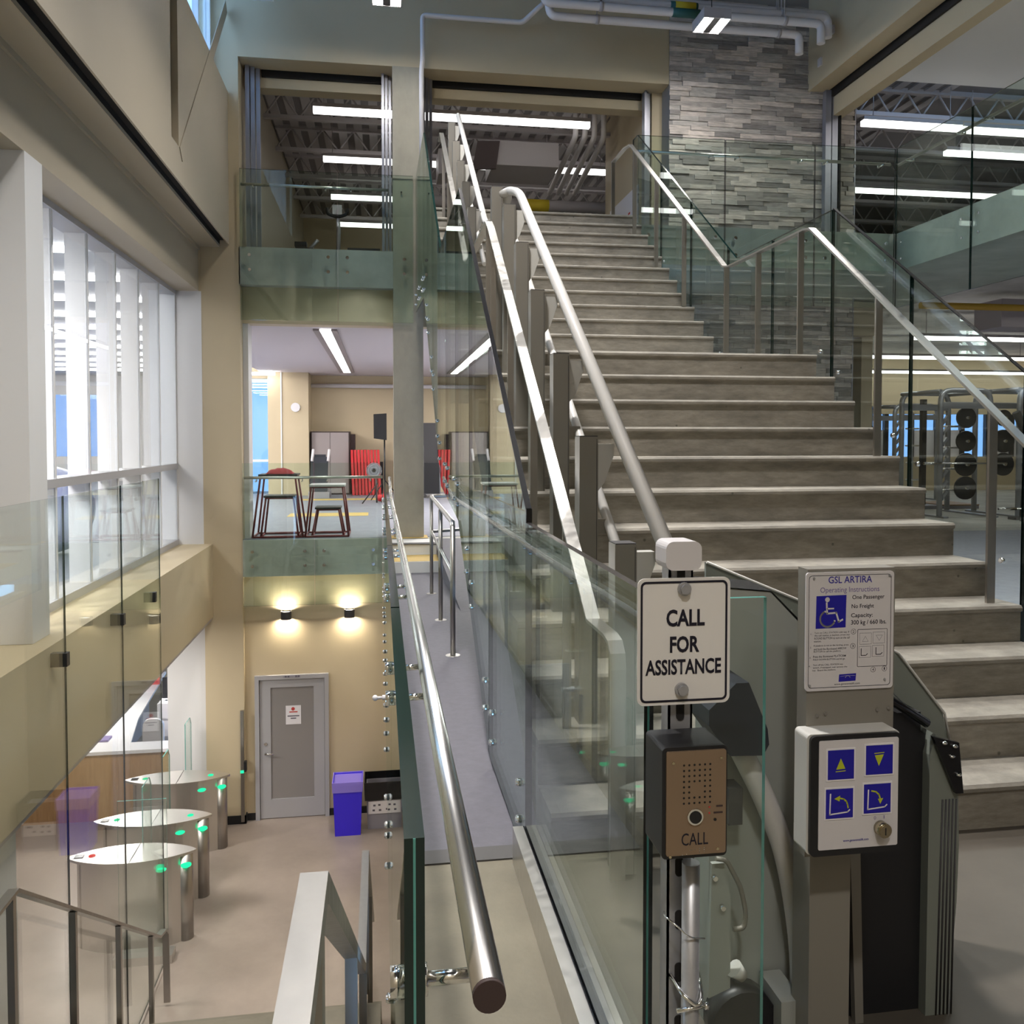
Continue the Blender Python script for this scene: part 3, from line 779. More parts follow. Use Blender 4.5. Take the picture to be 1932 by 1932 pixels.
# ------------------------------------------------------------------ round railing between walkway steps and ramp
r_ = thing('ramp_railing', 'round steel railing on three posts in the middle of the walkway', 'railing', (.54, 8, -.15))
for (x, y) in ((.525, 6.35), (.535, 7.82), (.545, 9.43)):
    zz = zramp(y)
    p = part('post', MB().cyl((x, y, zz), (x, y, .88), .020, 12), 'steel_post', r_)
    part('base_plate', MB().cyl((x, y, zz), (x, y, zz + .008), .055, 16), 'steel_flat', p)
part('top_rail', MB().tube(fillet([(.525, 6.35, .80), (.525, 6.35, .905), (.545, 9.43, .89), (.90, 9.6, .89)], .06, 5), .020, 12), 'steel_flat', r_)
part('mid_rail', MB().tube([(.525, 6.35, .53), (.545, 9.43, .50), (.90, 9.6, .50)], .017, 10), 'steel_flat', r_)


def fit_text(name, txt, x0, x1, z0, z1, y, m, parent, bold=0.0):
    """lettering fitted into the rectangle x0..x1, z0..z1 on a face at y (reads from -y)"""
    c = bpy.data.curves.new(name, 'FONT'); c.body = txt; c.size = 1; c.offset = bold; c.resolution_u = 3
    t = bpy.data.objects.new(name, c); COL.objects.link(t)
    dg = bpy.context.evaluated_depsgraph_get(); dg.update()
    me = bpy.data.meshes.new_from_object(t.evaluated_get(dg)); bpy.data.objects.remove(t); bpy.data.curves.remove(c)
    xs = [v.co.x for v in me.vertices]; ys = [v.co.y for v in me.vertices]
    ax, bx, ay, by = min(xs), max(xs), min(ys), max(ys)
    root = parent
    while root.parent: root = root.parent
    l = root.location
    for v in me.vertices:
        v.co = (x0 + (v.co.x - ax) / (bx - ax) * (x1 - x0) - l.x, y - l.y, z0 + (v.co.y - ay) / (by - ay) * (z1 - z0) - l.z)
    me.materials.clear(); me.materials.append(MATS[m])
    o = bpy.data.objects.new(name, me); COL.objects.link(o); o.parent = parent
    return o


def frame_ring(outer, inner, y):
    """flat ring between two outlines with the same number of points, on a face at y"""
    mb = MB(); n = len(outer); mb.v = [(x, y, z) for x, z in outer] + [(x, y, z) for x, z in inner]
    for i in range(n):
        j = (i + 1) % n; mb.f.append([i, j, n + j, n + i]); mb.m.append(0); mb.s.append(False)
    return mb


def flat(poly, y):
    mb = MB(); mb.v = [(x, y, z) for x, z in poly]; mb.f = [list(range(len(poly)))]; mb.m = [0]; mb.s = [False]
    return mb


def stroke(pts, w, y):
    """flat line of width w through (x,z) points on a face at y"""
    mb = MB()
    for (ax, az), (bx, bz) in zip(pts, pts[1:]):
        d = Vector((bx - ax, bz - az)); l = d.length
        if l < 1e-9: continue
        d /= l; n = Vector((-d.y, d.x)) * w / 2; e = d * w * .3
        mb.add([(ax - e.x + n.x, y, az - e.y + n.y), (ax - e.x - n.x, y, az - e.y - n.y), (bx + e.x - n.x, y, bz + e.y - n.y), (bx + e.x + n.x, y, bz + e.y + n.y)], [(0, 1, 2, 3)])
    return mb


def arc(cx, cz, r, a0, a1, n=14): return [(cx + r * math.cos(R(a0 + (a1 - a0) * i / n)), cz + r * math.sin(R(a0 + (a1 - a0) * i / n))) for i in range(n + 1)]


# ------------------------------------------------------------------ call sign, intercom and their strut
t = thing('strut_post', 'slotted galvanised strut post carrying the assistance sign and intercom', 'post', (.545, 1.52, 0))
part('channel', MB().box(.522, .568, 1.500, 1.504, 0, 1.30).box(.522, .526, 1.500, 1.54, 0, 1.30).box(.564, .568, 1.500, 1.54, 0, 1.30), 'galv', t)
cp = part('cap', MB().pane('y', 1.488, .062, rrect(.512, .580, 1.293, 1.346, .014), 0, 0), 'plate_white', t, 'grey plastic end cap')
for z in (.12, .22, .32, .42, .52, .62, .72, 1.013, 1.085, 1.27):
    part('slot', MB().pane('y', 1.498, .003, rrect(.537, .552, z, z + .036, .007), 0, 0), 'slot_dark', t)
cdt = part('conduit', MB().cyl((.556, 1.470, 0), (.556, 1.470, .76), .0165, 14), 'galv', t)
part('clamp_bolt', MB().cyl((.525, 1.452, .498), (.580, 1.452, .502), .004, 8).cyl((.576, 1.452, .502), (.584, 1.452, .502), .007, 6), 'chrome', cdt)
part('clamp', MB().tube(fillet([(.528, 1.50, .535), (.540, 1.455, .52), (.562, 1.448, .505), (.574, 1.455, .515), (.578, 1.49, .54)], .02, 4), .004, 6), 'chrome', cdt)
part('tie_wire', MB().tube(fillet([(.516, 1.50, .655), (.505, 1.47, .665), (.525, 1.448, .655), (.545, 1.445, .635), (.578, 1.455, .625)], .02, 4), .0015, 6), 'chrome', cdt)

sx = lambda x: .544 + (x - 1289) / 1000.0
sz = lambda y: 1.165 - (y - 1210) / 1020.0
t = thing('assistance_sign', 'white metal sign reading CALL FOR ASSISTANCE with black border', 'sign', (.544, 1.48, 1.05))
part('plate', MB().pane('y', 1.480, .002, rrect(.456, .632, 1.049, 1.281, .013), 0, 0), 'sign_white', t)
part('border', frame_ring(rrect(.4615, .6265, 1.0545, 1.2755, .010), rrect(.4655, .6225, 1.0585, 1.2715, .007), 1.4792), 'ink', t)
for (w_, x0, x1, y0, y1, b) in (('CALL', 1255, 1328, 1150, 1182, .030), ('FOR', 1262, 1318, 1200, 1231, .030), ('ASSISTANCE', 1216, 1360, 1243, 1272, .026)):
    fit_text('lettering', w_, sx(x0), sx(x1), sz(y1), sz(y0), 1.4792, 'ink', t, b)
for (x, y) in ((1288, 1112), (1284, 1300)):
    part('bolt', MB().cyl((sx(x), 1.474, sz(y)), (sx(x), 1.48, sz(y)), .0125, 16).cyl((sx(x), 1.468, sz(y)), (sx(x), 1.475, sz(y)), .0095, 6), 'galv', t)

ix = lambda x: .481 + (x - 1254) / 1036.0
iz = lambda y: .998 - (y - 1408) / 1060.0
t = thing('intercom_box', 'black intercom box with bronze face plate and CALL button', 'intercom', (.535, 1.44, .81))
part('housing', MB().pane('y', 1.398, .092, rrect(.476, .594, .806, 1.001, .008), 0, 0), 'black', t)
part('face_plate', MB().pane('y', 1.394, .004, rrect(.4825, .5905, .813, .995, .004), 0, 0), 'bronze', t, 'bronze coloured metal face plate')
hm = MB()
for r in range(8):
    for c in range(6):
        if (2 < r < 6 or r == 5) and c in (2, 3) and r in (4, 5): continue
        cx, cz = ix(1288 + c * 9.8), iz(1437 + r * 10.1)
        hm.add([(cx + .0021 * math.cos(a * 1.0472), 1.3936, cz + .0021 * math.sin(a * 1.0472)) for a in range(6)], [(0, 1, 2, 3, 4, 5)])
part('speaker_holes', hm, 'slot_dark', t, kind='stuff')
part('button', MB().cyl((ix(1309), 1.3905, iz(1533)), (ix(1309), 1.394, iz(1533)), .0142, 20), 'chrome', t)
part('button_face', MB().cyl((ix(1309), 1.3895, iz(1533)), (ix(1309), 1.391, iz(1533)), .0110, 20), 'black_gloss', t)
fit_text('lettering', 'CALL', ix(1284), ix(1334), iz(1586), iz(1563), 1.3935, 'ink', t, .004)
bd = MB()
for (x, y) in ((1286, 1603), (1294, 1602), (1300, 1595), (1303, 1595), (1309, 1594), (1318, 1593), (1318, 1597), (1318, 1600), (1327, 1592), (1327, 1596), (1327, 1600)):
    bd.sphere((ix(x), 1.3937, iz(y)), .0010, 6, 4)
part('braille', bd, 'chrome', t, kind='stuff')
for (x, y) in ((1268, 1432), (1358, 1427), (1263, 1605), (1352, 1596)): part('screw', MB().cyl((ix(x), 1.3925, iz(y)), (ix(x), 1.394, iz(y)), .0026, 8), 'brass', t)
for y in (1517, 1528): part('indicator', MB().cyl((ix(1336), 1.393, iz(y)), (ix(1336), 1.394, iz(y)), .0016, 8), 'red_ink', t)
for y, x0 in ((1516, 1349), (1528, 1344)): part('print_line', MB().box(ix(x0), ix(1361), 1.3932, 1.394, iz(y + 1.5), iz(y - 1.5)), 'cab_dark', t)
part('microphone_hole', MB().cyl((ix(1347), 1.3932, iz(1541)), (ix(1347), 1.394, iz(1541)), .0026, 8), 'slot_dark', t)

# ------------------------------------------------------------------ call station of the platform lift
t = thing('lift_call_station', 'beige lift call station with instruction plate, four blue buttons and key switch', 'call station', (1.03, 1.82, 0))
part('post', MB().box(.966, 1.066, 1.80, 1.88, 0, .62), 'lift_beige', t)
bp_ = part('back_plate', MB().box(.930, 1.140, 1.757, 1.80, .60, 1.245), 'lift_beige', t)
for (x, z) in ((1.10, .925), (1.128, .927), (.955, .918), (.975, .922)): part('rivet', MB().cyl((x, 1.754, z), (x, 1.757, z), .004, 8), 'chrome', bp_)
px = lambda x: .930 + (x - 1527) / 785.0
pz = lambda y: 1.237 - (y - 1082) / 838.0
YP = 1.7528
pl = part('instruction_plate', MB().pane('y', 1.753, .004, rrect(.9245, 1.135, .974, 1.238, .008), 0, 0), 'plate_white', t, 'white instruction plate with blue heading and wheelchair symbol')
part('border', frame_ring(rrect(.931, 1.1285, .9805, 1.2315, .008), rrect(.9322, 1.1273, .9817, 1.2303, .007), YP), 'ink', pl)
for (s_, x0, x1, y0, y1, m_, b) in (('GSL ARTIRA', 1564, 1646, 1089, 1102, 'ink_blue', .012), ('Operating Instructions', 1549, 1660, 1109, 1122, 'ink_lilac', .004),
        ('One Passenger', 1609, 1670, 1125, 1135, 'ink', .012), ('No Freight', 1608, 1650, 1142, 1152, 'ink', .012), ('Capacity:', 1607, 1648, 1159, 1169, 'ink', .012), ('300 kg / 660 lbs.', 1607, 1674, 1172, 1183, 'ink', .012),
        ('Turn on CALL STATION with key. If', 1539, 1604, 1192, 1196, 'ink', .004), ('the call station is keyless, press any', 1539, 1605, 1197, 1201, 'ink', .004), ('ROUND BUTTON to turn on the call', 1539, 1605, 1202, 1206, 'ink', .004), ('station.', 1538, 1552, 1208, 1211, 'ink', .004),
        ('If platform is not at the landing, press', 1538, 1603, 1216, 1220, 'ink', .004), ('and hold the illuminated ARROW', 1538, 1599, 1222, 1226, 'ink', .004), ('BUTTON to call the platform.', 1538, 1589, 1227, 1231, 'ink', .004),
        ('Press the illuminated PLATFORM', 1537, 1598, 1236, 1240, 'ink', .004), ('FOLD DOWN BUTTON and let go.', 1537, 1597, 1242, 1246, 'ink', .004),
        ('Turn off the CALL STATION key', 1537, 1593, 1252, 1256, 'ink', .004), ('switch, if equipped, and remove the', 1537, 1601, 1257, 1261, 'ink', .004), ('key.  Board the platform.', 1536, 1580, 1262, 1266, 'ink', .004),
        ('1.', 1532, 1535, 1194, 1197, 'ink', 0), ('2.', 1531, 1534, 1219, 1222, 'ink', 0), ('3.', 1530, 1533, 1238, 1241, 'ink', 0), ('4.', 1529, 1532, 1254, 1257, 'ink', 0),
        ('2', 1610, 1614, 1191, 1196, 'ink', 0), ('3', 1609, 1613, 1218, 1223, 'ink', 0), ('4', 1648, 1652, 1264, 1269, 'ink', 0), ('1', 1670.5, 1672.5, 1263, 1268, 'ink', 0),
        ('www.garaventalift.com', 1577, 1625, 1289, 1294, 'ink', .004)):
    fit_text('lettering', s_, px(x0), px(x1), pz(y1), pz(y0), YP, m_, pl, b)
for (x, y) in ((1612, 1193.5), (1611, 1220.5), (1650, 1266.5), (1671.5, 1265.5)): part('ring', frame_ring(arc(px(x), pz(y), .0062, 0, 345, 23), arc(px(x), pz(y), .0054, 0, 345, 23), YP), 'ink', pl)
part('symbol_square', flat([(px(1541), pz(1186)), (px(1597), pz(1185)), (px(1598), pz(1124)), (px(1542), pz(1125))], YP), 'blue_sq', pl)
YS = YP - .0004
wc = MB()
def wadd(mb): wc.add(mb.v, mb.f)
wadd(flat(arc(px(1562.3), pz(1132), .0055, 0, 342, 19), YS))
wadd(stroke([(px(1561), pz(1138)), (px(1562), pz(1158)), (px(1579), pz(1157)), (px(1584), pz(1174)), (px(1591), pz(1170))], .0040, YS))
wadd(stroke([(px(1562), pz(1149)), (px(1574), pz(1149))], .0034, YS))
wadd(stroke(arc(px(1563), pz(1168), .0175, 108, 345, 22), .0040, YS))
part('wheelchair_symbol', wc, 'plate_white', pl)
dgm = MB()
def dadd(mb): dgm.add(mb.v, mb.f)
rr = rrect(px(1620), px(1676), pz(1260), pz(1190), .002)
dadd(stroke(rr + [rr[0]], .0011, YP))
part('diagram_frame', dgm, 'ink', pl)
dgm = MB()
for (x0, y0) in ((1624, 1197), (1649, 1196), (1623, 1222), (1648, 1221)):
    dadd(stroke([(px(x0), pz(y0)), (px(x0 + 22), pz(y0)), (px(x0 + 22), pz(y0 + 21)), (px(x0), pz(y0 + 21)), (px(x0), pz(y0))], .0006, YP))
dadd(stroke([(px(1629), pz(1213)), (px(1640), pz(1213)), (px(1634.5), pz(1203)), (px(1629), pz(1213))], .0005, YP))
dadd(stroke([(px(1655), pz(1202)), (px(1667), pz(1202)), (px(1661), pz(1212)), (px(1655), pz(1202))], .0005, YP))
part('diagram_arrows', dgm, 'ink_grey', pl)
dgm = MB()
for x0, y0 in ((1627, 1226), (1655, 1225)): dadd(stroke([(px(x0), pz(y0)), (px(x0), pz(y0 + 13)), (px(x0 + 9), pz(y0 + 13)), (px(x0 + 12), pz(y0 + 10))], .0016, YP))
part('diagram_platform', dgm, 'ink', pl)
part('logo', flat([(px(1585), pz(1287)), (px(1617), pz(1286)), (px(1618), pz(1272)), (px(1586), pz(1273))], YP), 'blue_sq', pl)
part('logo_mark', stroke(arc(px(1602), pz(1281), .006, 20, 165, 10), .0007, YS), 'plate_white', pl)
part('logo_mark', stroke([(px(1588), pz(1277)), (px(1600), pz(1275.5)), (px(1616), pz(1276))], .0005, YS), 'plate_white', pl)
for (x, y) in ((1537, 1092), (1679, 1090), (1531, 1292), (1672, 1286)): part('screw', MB().cyl((px(x), 1.751, pz(y)), (px(x), 1.753, pz(y)), .0028, 8), 'galv', pl)
qx = lambda x: .917 + (x - 1535) / 803.0
qz = lambda y: .890 - (y - 1388) / 872.0
cb = part('control_box', MB().pane('y', 1.705, .055, rrect(.905, 1.122, .632, .895, .010), 0, 0), 'lift_white', t)
part('box_frame', MB().pane('y', 1.697, .010, rrect(.910, 1.121, .630, .893, .012), 0, 0), 'black', cb, 'black rubber frame of the control box')
part('face_plate', MB().pane('y', 1.695, .003, rrect(qx(1544), qx(1693), qz(1602), qz(1394), .004), 0, 0), 'plate_white', cb)
for i, (x0, x1, y0, y1) in enumerate(((1557, 1611, 1409, 1471), (1628, 1684, 1404, 1466), (1554, 1610, 1483, 1545), (1625, 1681, 1478, 1540))):
    bt = part('button', MB().box(qx(x0), qx(x1), 1.6938, 1.695, qz(y1), qz(y0)), 'paper', cb)
    part('button_field', flat([(qx(x0 + 2.6), qz(y1 - 3)), (qx(x1 - 2.6), qz(y1 - 3)), (qx(x1 - 2.6), qz(y0 + 3)), (qx(x0 + 2.6), qz(y0 + 3))], 1.6934), 'blue_sq', bt)
cx, cz = qx(1584), qz(1440)
Y3 = 1.6930
part('arrow_symbol', flat([(qx(1575), qz(1449)), (qx(1592), qz(1448)), (qx(1583.5), qz(1428))], Y3), 'lime', cb)
part('arrow_symbol', stroke([(qx(1574.5), qz(1453)), (qx(1592), qz(1452))], .0018, Y3), 'lime', cb)
part('arrow_symbol', flat([(qx(1647), qz(1426)), (qx(1664), qz(1425)), (qx(1655), qz(1447))], Y3), 'lime', cb)
part('arrow_symbol', stroke([(qx(1646.5), qz(1422.5)), (qx(1664.5), qz(1421.5))], .0018, Y3), 'lime', cb)
part('platform_symbol', stroke([(qx(1565), qz(1495)), (qx(1564), qz(1534)), (qx(1597), qz(1531)), (qx(1601), qz(1527))], .0030, Y3), 'paper', cb)
part('platform_symbol', stroke([(qx(1636), qz(1492)), (qx(1635), qz(1529)), (qx(1667), qz(1526)), (qx(1671), qz(1522))], .0030, Y3), 'paper', cb)
part('arrow_symbol', stroke([(qx(1583), qz(1504)), (qx(1590), qz(1506)), (qx(1595), qz(1511)), (qx(1597), qz(1517)), (qx(1598), qz(1523))], .0032, Y3), 'lime', cb)
part('arrow_symbol', flat([(qx(1572), qz(1504.5)), (qx(1583), qz(1499)), (qx(1582), qz(1510))], Y3), 'lime', cb)
part('arrow_symbol', stroke([(qx(1642), qz(1494)), (qx(1650), qz(1496)), (qx(1656), qz(1502)), (qx(1658.5), qz(1510))], .0032, Y3), 'lime', cb)
part('arrow_symbol', flat([(qx(1654), qz(1510)), (qx(1664), qz(1509)), (qx(1658.5), qz(1520))], Y3), 'lime', cb)
part('key_switch', MB().cyl((qx(1660), 1.676, qz(1566)), (qx(1660), 1.695, qz(1566)), .0158, 24).cyl((qx(1660), 1.674, qz(1566)), (qx(1660), 1.676, qz(1566)), .013, 24), 'brass', cb, 'round brass key switch')
part('key_slot', MB().box(qx(1659), qx(1661), 1.6735, 1.675, qz(1573), qz(1559)), 'slot_dark', cb)
fit_text('lettering', '0', qx(1647.5), qx(1651.5), qz(1550), qz(1543.5), 1.6944, 'ink_lilac', cb)
fit_text('lettering', '1', qx(1666), qx(1667.6), qz(1549.5), qz(1543), 1.6944, 'ink_lilac', cb)
fit_text('lettering', 'www.garaventalift.com', qx(1590), qx(1638), qz(1590), qz(1584), 1.6944, 'ink_blue', cb, .01)

# ------------------------------------------------------------------ folded platform lift
t = thing('platform_lift', 'folded grey platform lift parked at the foot of the stairs', 'platform lift', (1.2, 2.2, 0))
hs = part('housing', MB().pane('y', 1.99, .10, [(.80, .06), (1.035, .06), (1.050, 1.055), (.955, 1.152), (.80, 1.168)], 0, 0), 'lift_grey', t)
part('side_cover', MB().box(1.051, 1.066, 1.985, 2.10, .45, 1.035), 'lift_beige', hs)
for z in (.97, .82, .66): part('bolt', MB().cyl((1.052, 1.978, z), (1.052, 1.985, z), .006, 8), 'chrome', hs)
part('grip_top', MB().add([(.80, 1.985, 1.172), (.955, 1.985, 1.156), (1.062, 1.985, 1.050), (1.062, 2.12, 1.056), (.955, 2.12, 1.160), (.80, 2.12, 1.175), (1.062, 1.985, 1.02), (1.062, 2.12, 1.02)], [(0, 1, 4, 5), (1, 2, 3, 4), (2, 6, 7, 3)]), 'grip', hs, 'black grit coated top edge')
dk = part('drive_cover', MB().pane('y', 1.86, .13, [(.745, .907), (.811, .967), (.842, .967), (.889, .856), (.893, .819), (.879, .794), (.798, .797), (.745, .870)], 0, 0), 'navy_plastic', t, 'dark plastic drive cover')
part('arm_tube', MB().tube(fillet([(.845, 1.93, .80), (.913, 1.93, .670), (.969, 1.93, .534), (.998, 1.93, .400), (1.016, 1.93, .266), (1.020, 1.93, 0)], .12, 5), .0275, 16), 'lift_tube', t, 'bent pale safety arm tube')
part('big_plate', MB().pane('y', 2.34, .012, [(.925, 1.176), (1.238, 1.045), (1.53, .888), (1.682, .700), (1.700, .62), (1.700, .04), (.925, .04)], 0, 0), 'lift_plate', t)
part('edge_trim', MB().tube([(.925, 2.334, 1.178), (1.238, 2.334, 1.047), (1.53, 2.334, .890), (1.683, 2.334, .702), (1.701, 2.334, .62)], .004, 6), 'lift_white', t)
part('fold_flap', MB().pane('y', 2.16, .010, [(1.10, 1.07), (1.40, .945), (1.556, .748), (1.566, .708), (1.483, .750), (1.402, .827), (1.10, .95)], 0, 0), 'lift_plate', t)
part('bellows', MB().box(1.10, 1.43, 2.08, 2.32, 0, .80), 'black', t, 'black platform underside')
part('bellows_cover', MB().pane('y', 2.06, .02, [(1.12, 0), (1.43, 0), (1.43, .745), (1.36, .80), (1.12, .93)], 0, 0), 'black', t)
part('fold_arm', MB().tube([(1.14, 2.045, .915), (1.30, 2.045, .86), (1.425, 2.045, .78)], .012, 8), 'black_gloss', t)
cl = part('end_column', MB().pane('y', 2.03, .09, [(1.422, 0), (1.486, 0), (1.508, .30), (1.512, .45), (1.508, .60), (1.492, .72), (1.44, .755), (1.424, .70)], 0, 0), 'lift_plate', t)
for k in range(5): part('rib', MB().cyl((1.452 + k * .011, 2.029, 0), (1.462 + k * .010, 2.029, .58), .0025, 6), 'dark_grey', cl)
br = part('hinge_plate', MB().pane('y', 2.015, .012, [(1.422, .755), (1.497, .735), (1.512, .60), (1.490, .60)], 0, 0), 'black_gloss', cl)
for (x, z) in ((1.452, .738), (1.482, .728), (1.474, .702), (1.494, .652)): part('bolt', MB().sphere((x, 2.012, z), .0085, 8, 6, 0, .6), 'chrome', br)
part('guide_strip', MB().pane('y', 2.03, .02, [(1.222, 0), (1.245, 0), (1.225, .61), (1.195, .61)], 0, 0), 'lift_beige', t)
part('chrome_rod', MB().cyl((1.172, 2.03, .945), (1.192, 2.03, .895), .009, 10), 'chrome', t)
lv = part('latch_plate', MB().pane('y', 1.90, .012, [(.765, .20), (.819, .22), (.819, .44), (.801, .525), (.771, .525)], 0, 0), 'lift_grey', t)
part('latch_hook', MB().tube(fillet([(.774, 1.885, .545), (.801, 1.885, .54), (.837, 1.885, .472), (.851, 1.885, .408), (.846, 1.885, .372), (.819, 1.885, .372)], .02, 4), .006, 8), 'lift_beige', lv)
for (x, z) in ((.776, .494), (.796, .421)): part('bolt', MB().cyl((x, 1.888, z), (x, 1.90, z), .006, 8), 'chrome', lv)
part('rubber_stop', MB().cyl((.828, 1.90, .268), (.851, 1.90, .245), .022, 12, 0, .014), 'lift_white', t)
part('black_bracket', MB().box(.825, .86, 1.93, 1.985, .60, .69), 'dark_grey', t)
part('wheel', MB().cyl((.86, 1.90, .12), (.86, 1.96, .12), .085, 20), 'black', t)
part('foot_cover', MB().box(.93, .985, 1.86, 1.98, 0, .20), 'lift_grey', t)

# ------------------------------------------------------------------ lobby
dr = thing('door_1', 'grey lobby door with a tall glass panel in the tan end wall', 'door', (-1.315, 12.82, LEV_LOBBY), kind='structure')
part('frame', MB().box(-1.845, -1.785, 12.80, 13.0, LEV_LOBBY, -1.95).box(-.845, -.785, 12.80, 13.0, LEV_LOBBY, -1.95).box(-1.785, -.845, 12.80, 13.0, -2.01, -1.95), 'door_grey', dr)
lf = part('leaf', MB().box(-1.78, -1.625, 12.84, 12.89, -4.08, -2.015).box(-1.005, -.85, 12.84, 12.89, -4.08, -2.015).box(-1.625, -1.005, 12.84, 12.89, -2.14, -2.015).box(-1.625, -1.005, 12.84, 12.89, -4.08, -3.80), 'door_grey', dr)
part('glass_panel', MB().box(-1.625, -1.005, 12.86, 12.87, -3.80, -2.14), 'frosted', lf)
part('handle', MB().cyl((-1.70, 12.80, -3.11), (-1.70, 12.84, -3.11), .012, 10).cyl((-1.71, 12.80, -3.11), (-1.58, 12.80, -3.11), .010, 10), 'chrome', lf)
part('lock', MB().cyl((-1.70, 12.825, -2.97), (-1.70, 12.84, -2.97), .022, 12), 'chrome', lf)
part('number_plate', MB().box(-1.44, -1.19, 12.795, 12.80, -1.985, -1.955), 'grey_plastic', dr)
for x in (-1.40, -1.36, -1.25, -1.215): part('number_mark', MB().box(x - .014, x + .014, 12.792, 12.795, -1.982, -1.958), 'ink_grey', dr)
struct('wall_behind_door', MB().box(-1.9, -.7, 13.1, 13.3, LEV_LOBBY, -1.9), 'tan_light')
nt_ = thing('paper_notice', 'white paper notice with a small red emblem taped to the lobby door', 'notice', (-1.30, 12.855, -2.70))
part('sheet', MB().box(-1.41, -1.19, 12.853, 12.856, -2.70, -2.42), 'paper', nt_)
part('emblem', MB().cyl((-1.305, 12.8515, -2.47), (-1.305, 12.853, -2.47), .026, 14), 'red_ink', nt_)
for (z, w_) in ((-2.515, .06), (-2.575, .085), (-2.61, .04)): part('print_line', MB().box(-1.30 - w_, -1.30 + w_, 12.8515, 12.853, z - .008, z + .008), 'ink_grey' if z < -2.55 else 'red_ink', nt_)
struct('baseboard_far', MB().box(-2.0, -1.845, 12.83, 12.85, LEV_LOBBY, -3.99).box(-.785, .36, 12.83, 12.85, LEV_LOBBY, -3.99).box(-2.53, -1.97, 12.73, 12.75, LEV_LOBBY, -3.97).box(-1.985, -1.965, 12.73, 12.85, LEV_LOBBY, -3.97), 'black')
for i, (x, lab) in enumerate(((-1.385, 'small dark up and down wall lamp above the grey door'), (-.475, 'small dark up and down wall lamp to the right of the door'))):
    s_ = thing('wall_sconce', lab, 'wall lamp', (x, 12.8, -1.13), 'wall sconces over the lobby door')
    part('body', MB().cyl((x, 12.785, -1.12), (x, 12.785, -1.00), .075, 18, caps=False).box(x - .05, x + .05, 12.80, 12.85, -1.11, -1.01), 'dark_grey', s_)
    part('lamp', MB().cyl((x, 12.785, -1.102), (x, 12.785, -1.098), .060, 16).cyl((x, 12.785, -1.022), (x, 12.785, -1.018), .060, 16), 'lamp_sconce', s_)

bl = thing('waste_bin', 'tall blue plastic recycling bin with a lilac liner beside the door', 'bin', (-.49, 12.3, LEV_LOBBY))


def taper(x0, x1, y0, y1, z0, z1, g, th=.012):
    """open topped bin with thin walls that widens by g towards the top"""
    def ring(z, k, i): return [(x0 - k + i, y0 - k + i, z), (x1 + k - i, y0 - k + i, z), (x1 + k - i, y1 + k - i, z), (x0 - k + i, y1 + k - i, z)]
    v = ring(z0, 0, 0) + ring(z1, g, 0) + ring(z1, g, th) + ring(z0 + .02, 0, th); f = [(0, 3, 2, 1), (12, 13, 14, 15)]
    for b in (0, 4, 8):
        for i in range(4):
            j = (i + 1) % 4; f.append((b + i, b + j, b + 4 + j, b + 4 + i))
    return MB().add(v, f)


part('body', taper(-.668, -.312, 12.12, 12.46, LEV_LOBBY, -3.33, .028), 'blue_plastic', bl)
part('rim', taper(-.705, -.275, 12.083, 12.497, -3.36, -3.315, .0), 'bag_lilac', bl)
part('liner', taper(-.700, -.280, 12.088, 12.492, -3.46, -3.36, .004), 'bag_lilac', bl)
gb = thing('waste_bin', 'grey waste bin with black bag and white label behind the glass guard', 'bin', (0.0, 12.4, LEV_LOBBY))
part('body', taper(-.215, .215, 12.28, 12.62, LEV_LOBBY, -3.50, .02), 'grey_plastic', gb)
part('bag', taper(-.255, .255, 12.24, 12.66, -3.66, -3.40, .01), 'black_gloss', gb, 'black bag folded over the rim')
lb = part('label_sheet', MB().box(-.205, .205, 12.255, 12.262, -3.86, -3.68), 'paper', gb)
for (x, z) in ((-.12, -3.74), (-.05, -3.735), (.10, -3.735), (.14, -3.735), (-.13, -3.81), (-.04, -3.81), (.06, -3.80)):
    part('print_mark', MB().box(x - .016, x + .018, 12.253, 12.255, z - .012, z + .014), 'ink_grey', lb)
rd = thing('reader_post', 'slim steel card reader strip on the corner of the tan pier', 'card reader', (-2.0, 12.70, LEV_LOBBY))
part('strip', MB().box(-2.035, -1.99, 12.70, 12.748, -4.05, -2.42), 'steel_dark', rd)
part('reader', MB().box(-1.984, -1.95, 12.66, 12.745, -3.30, -3.16), 'black', rd)
part('indicator', MB().box(-2.04, -1.99, 12.693, 12.70, -3.33, -3.29), 'led_green', rd)


def lens(cx, cy_, L, W, n=20):
    up_ = [(cx + L / 2 * math.sin(t), cy_ + W * (1 - math.sin(t) ** 2) ** .8) for t in [(-1 + 2 * i / n) * math.pi / 2 for i in range(n + 1)]]
    dn_ = [(x, 2 * cy_ - y) for x, y in reversed(up_[1:-1])]
    return up_ + dn_


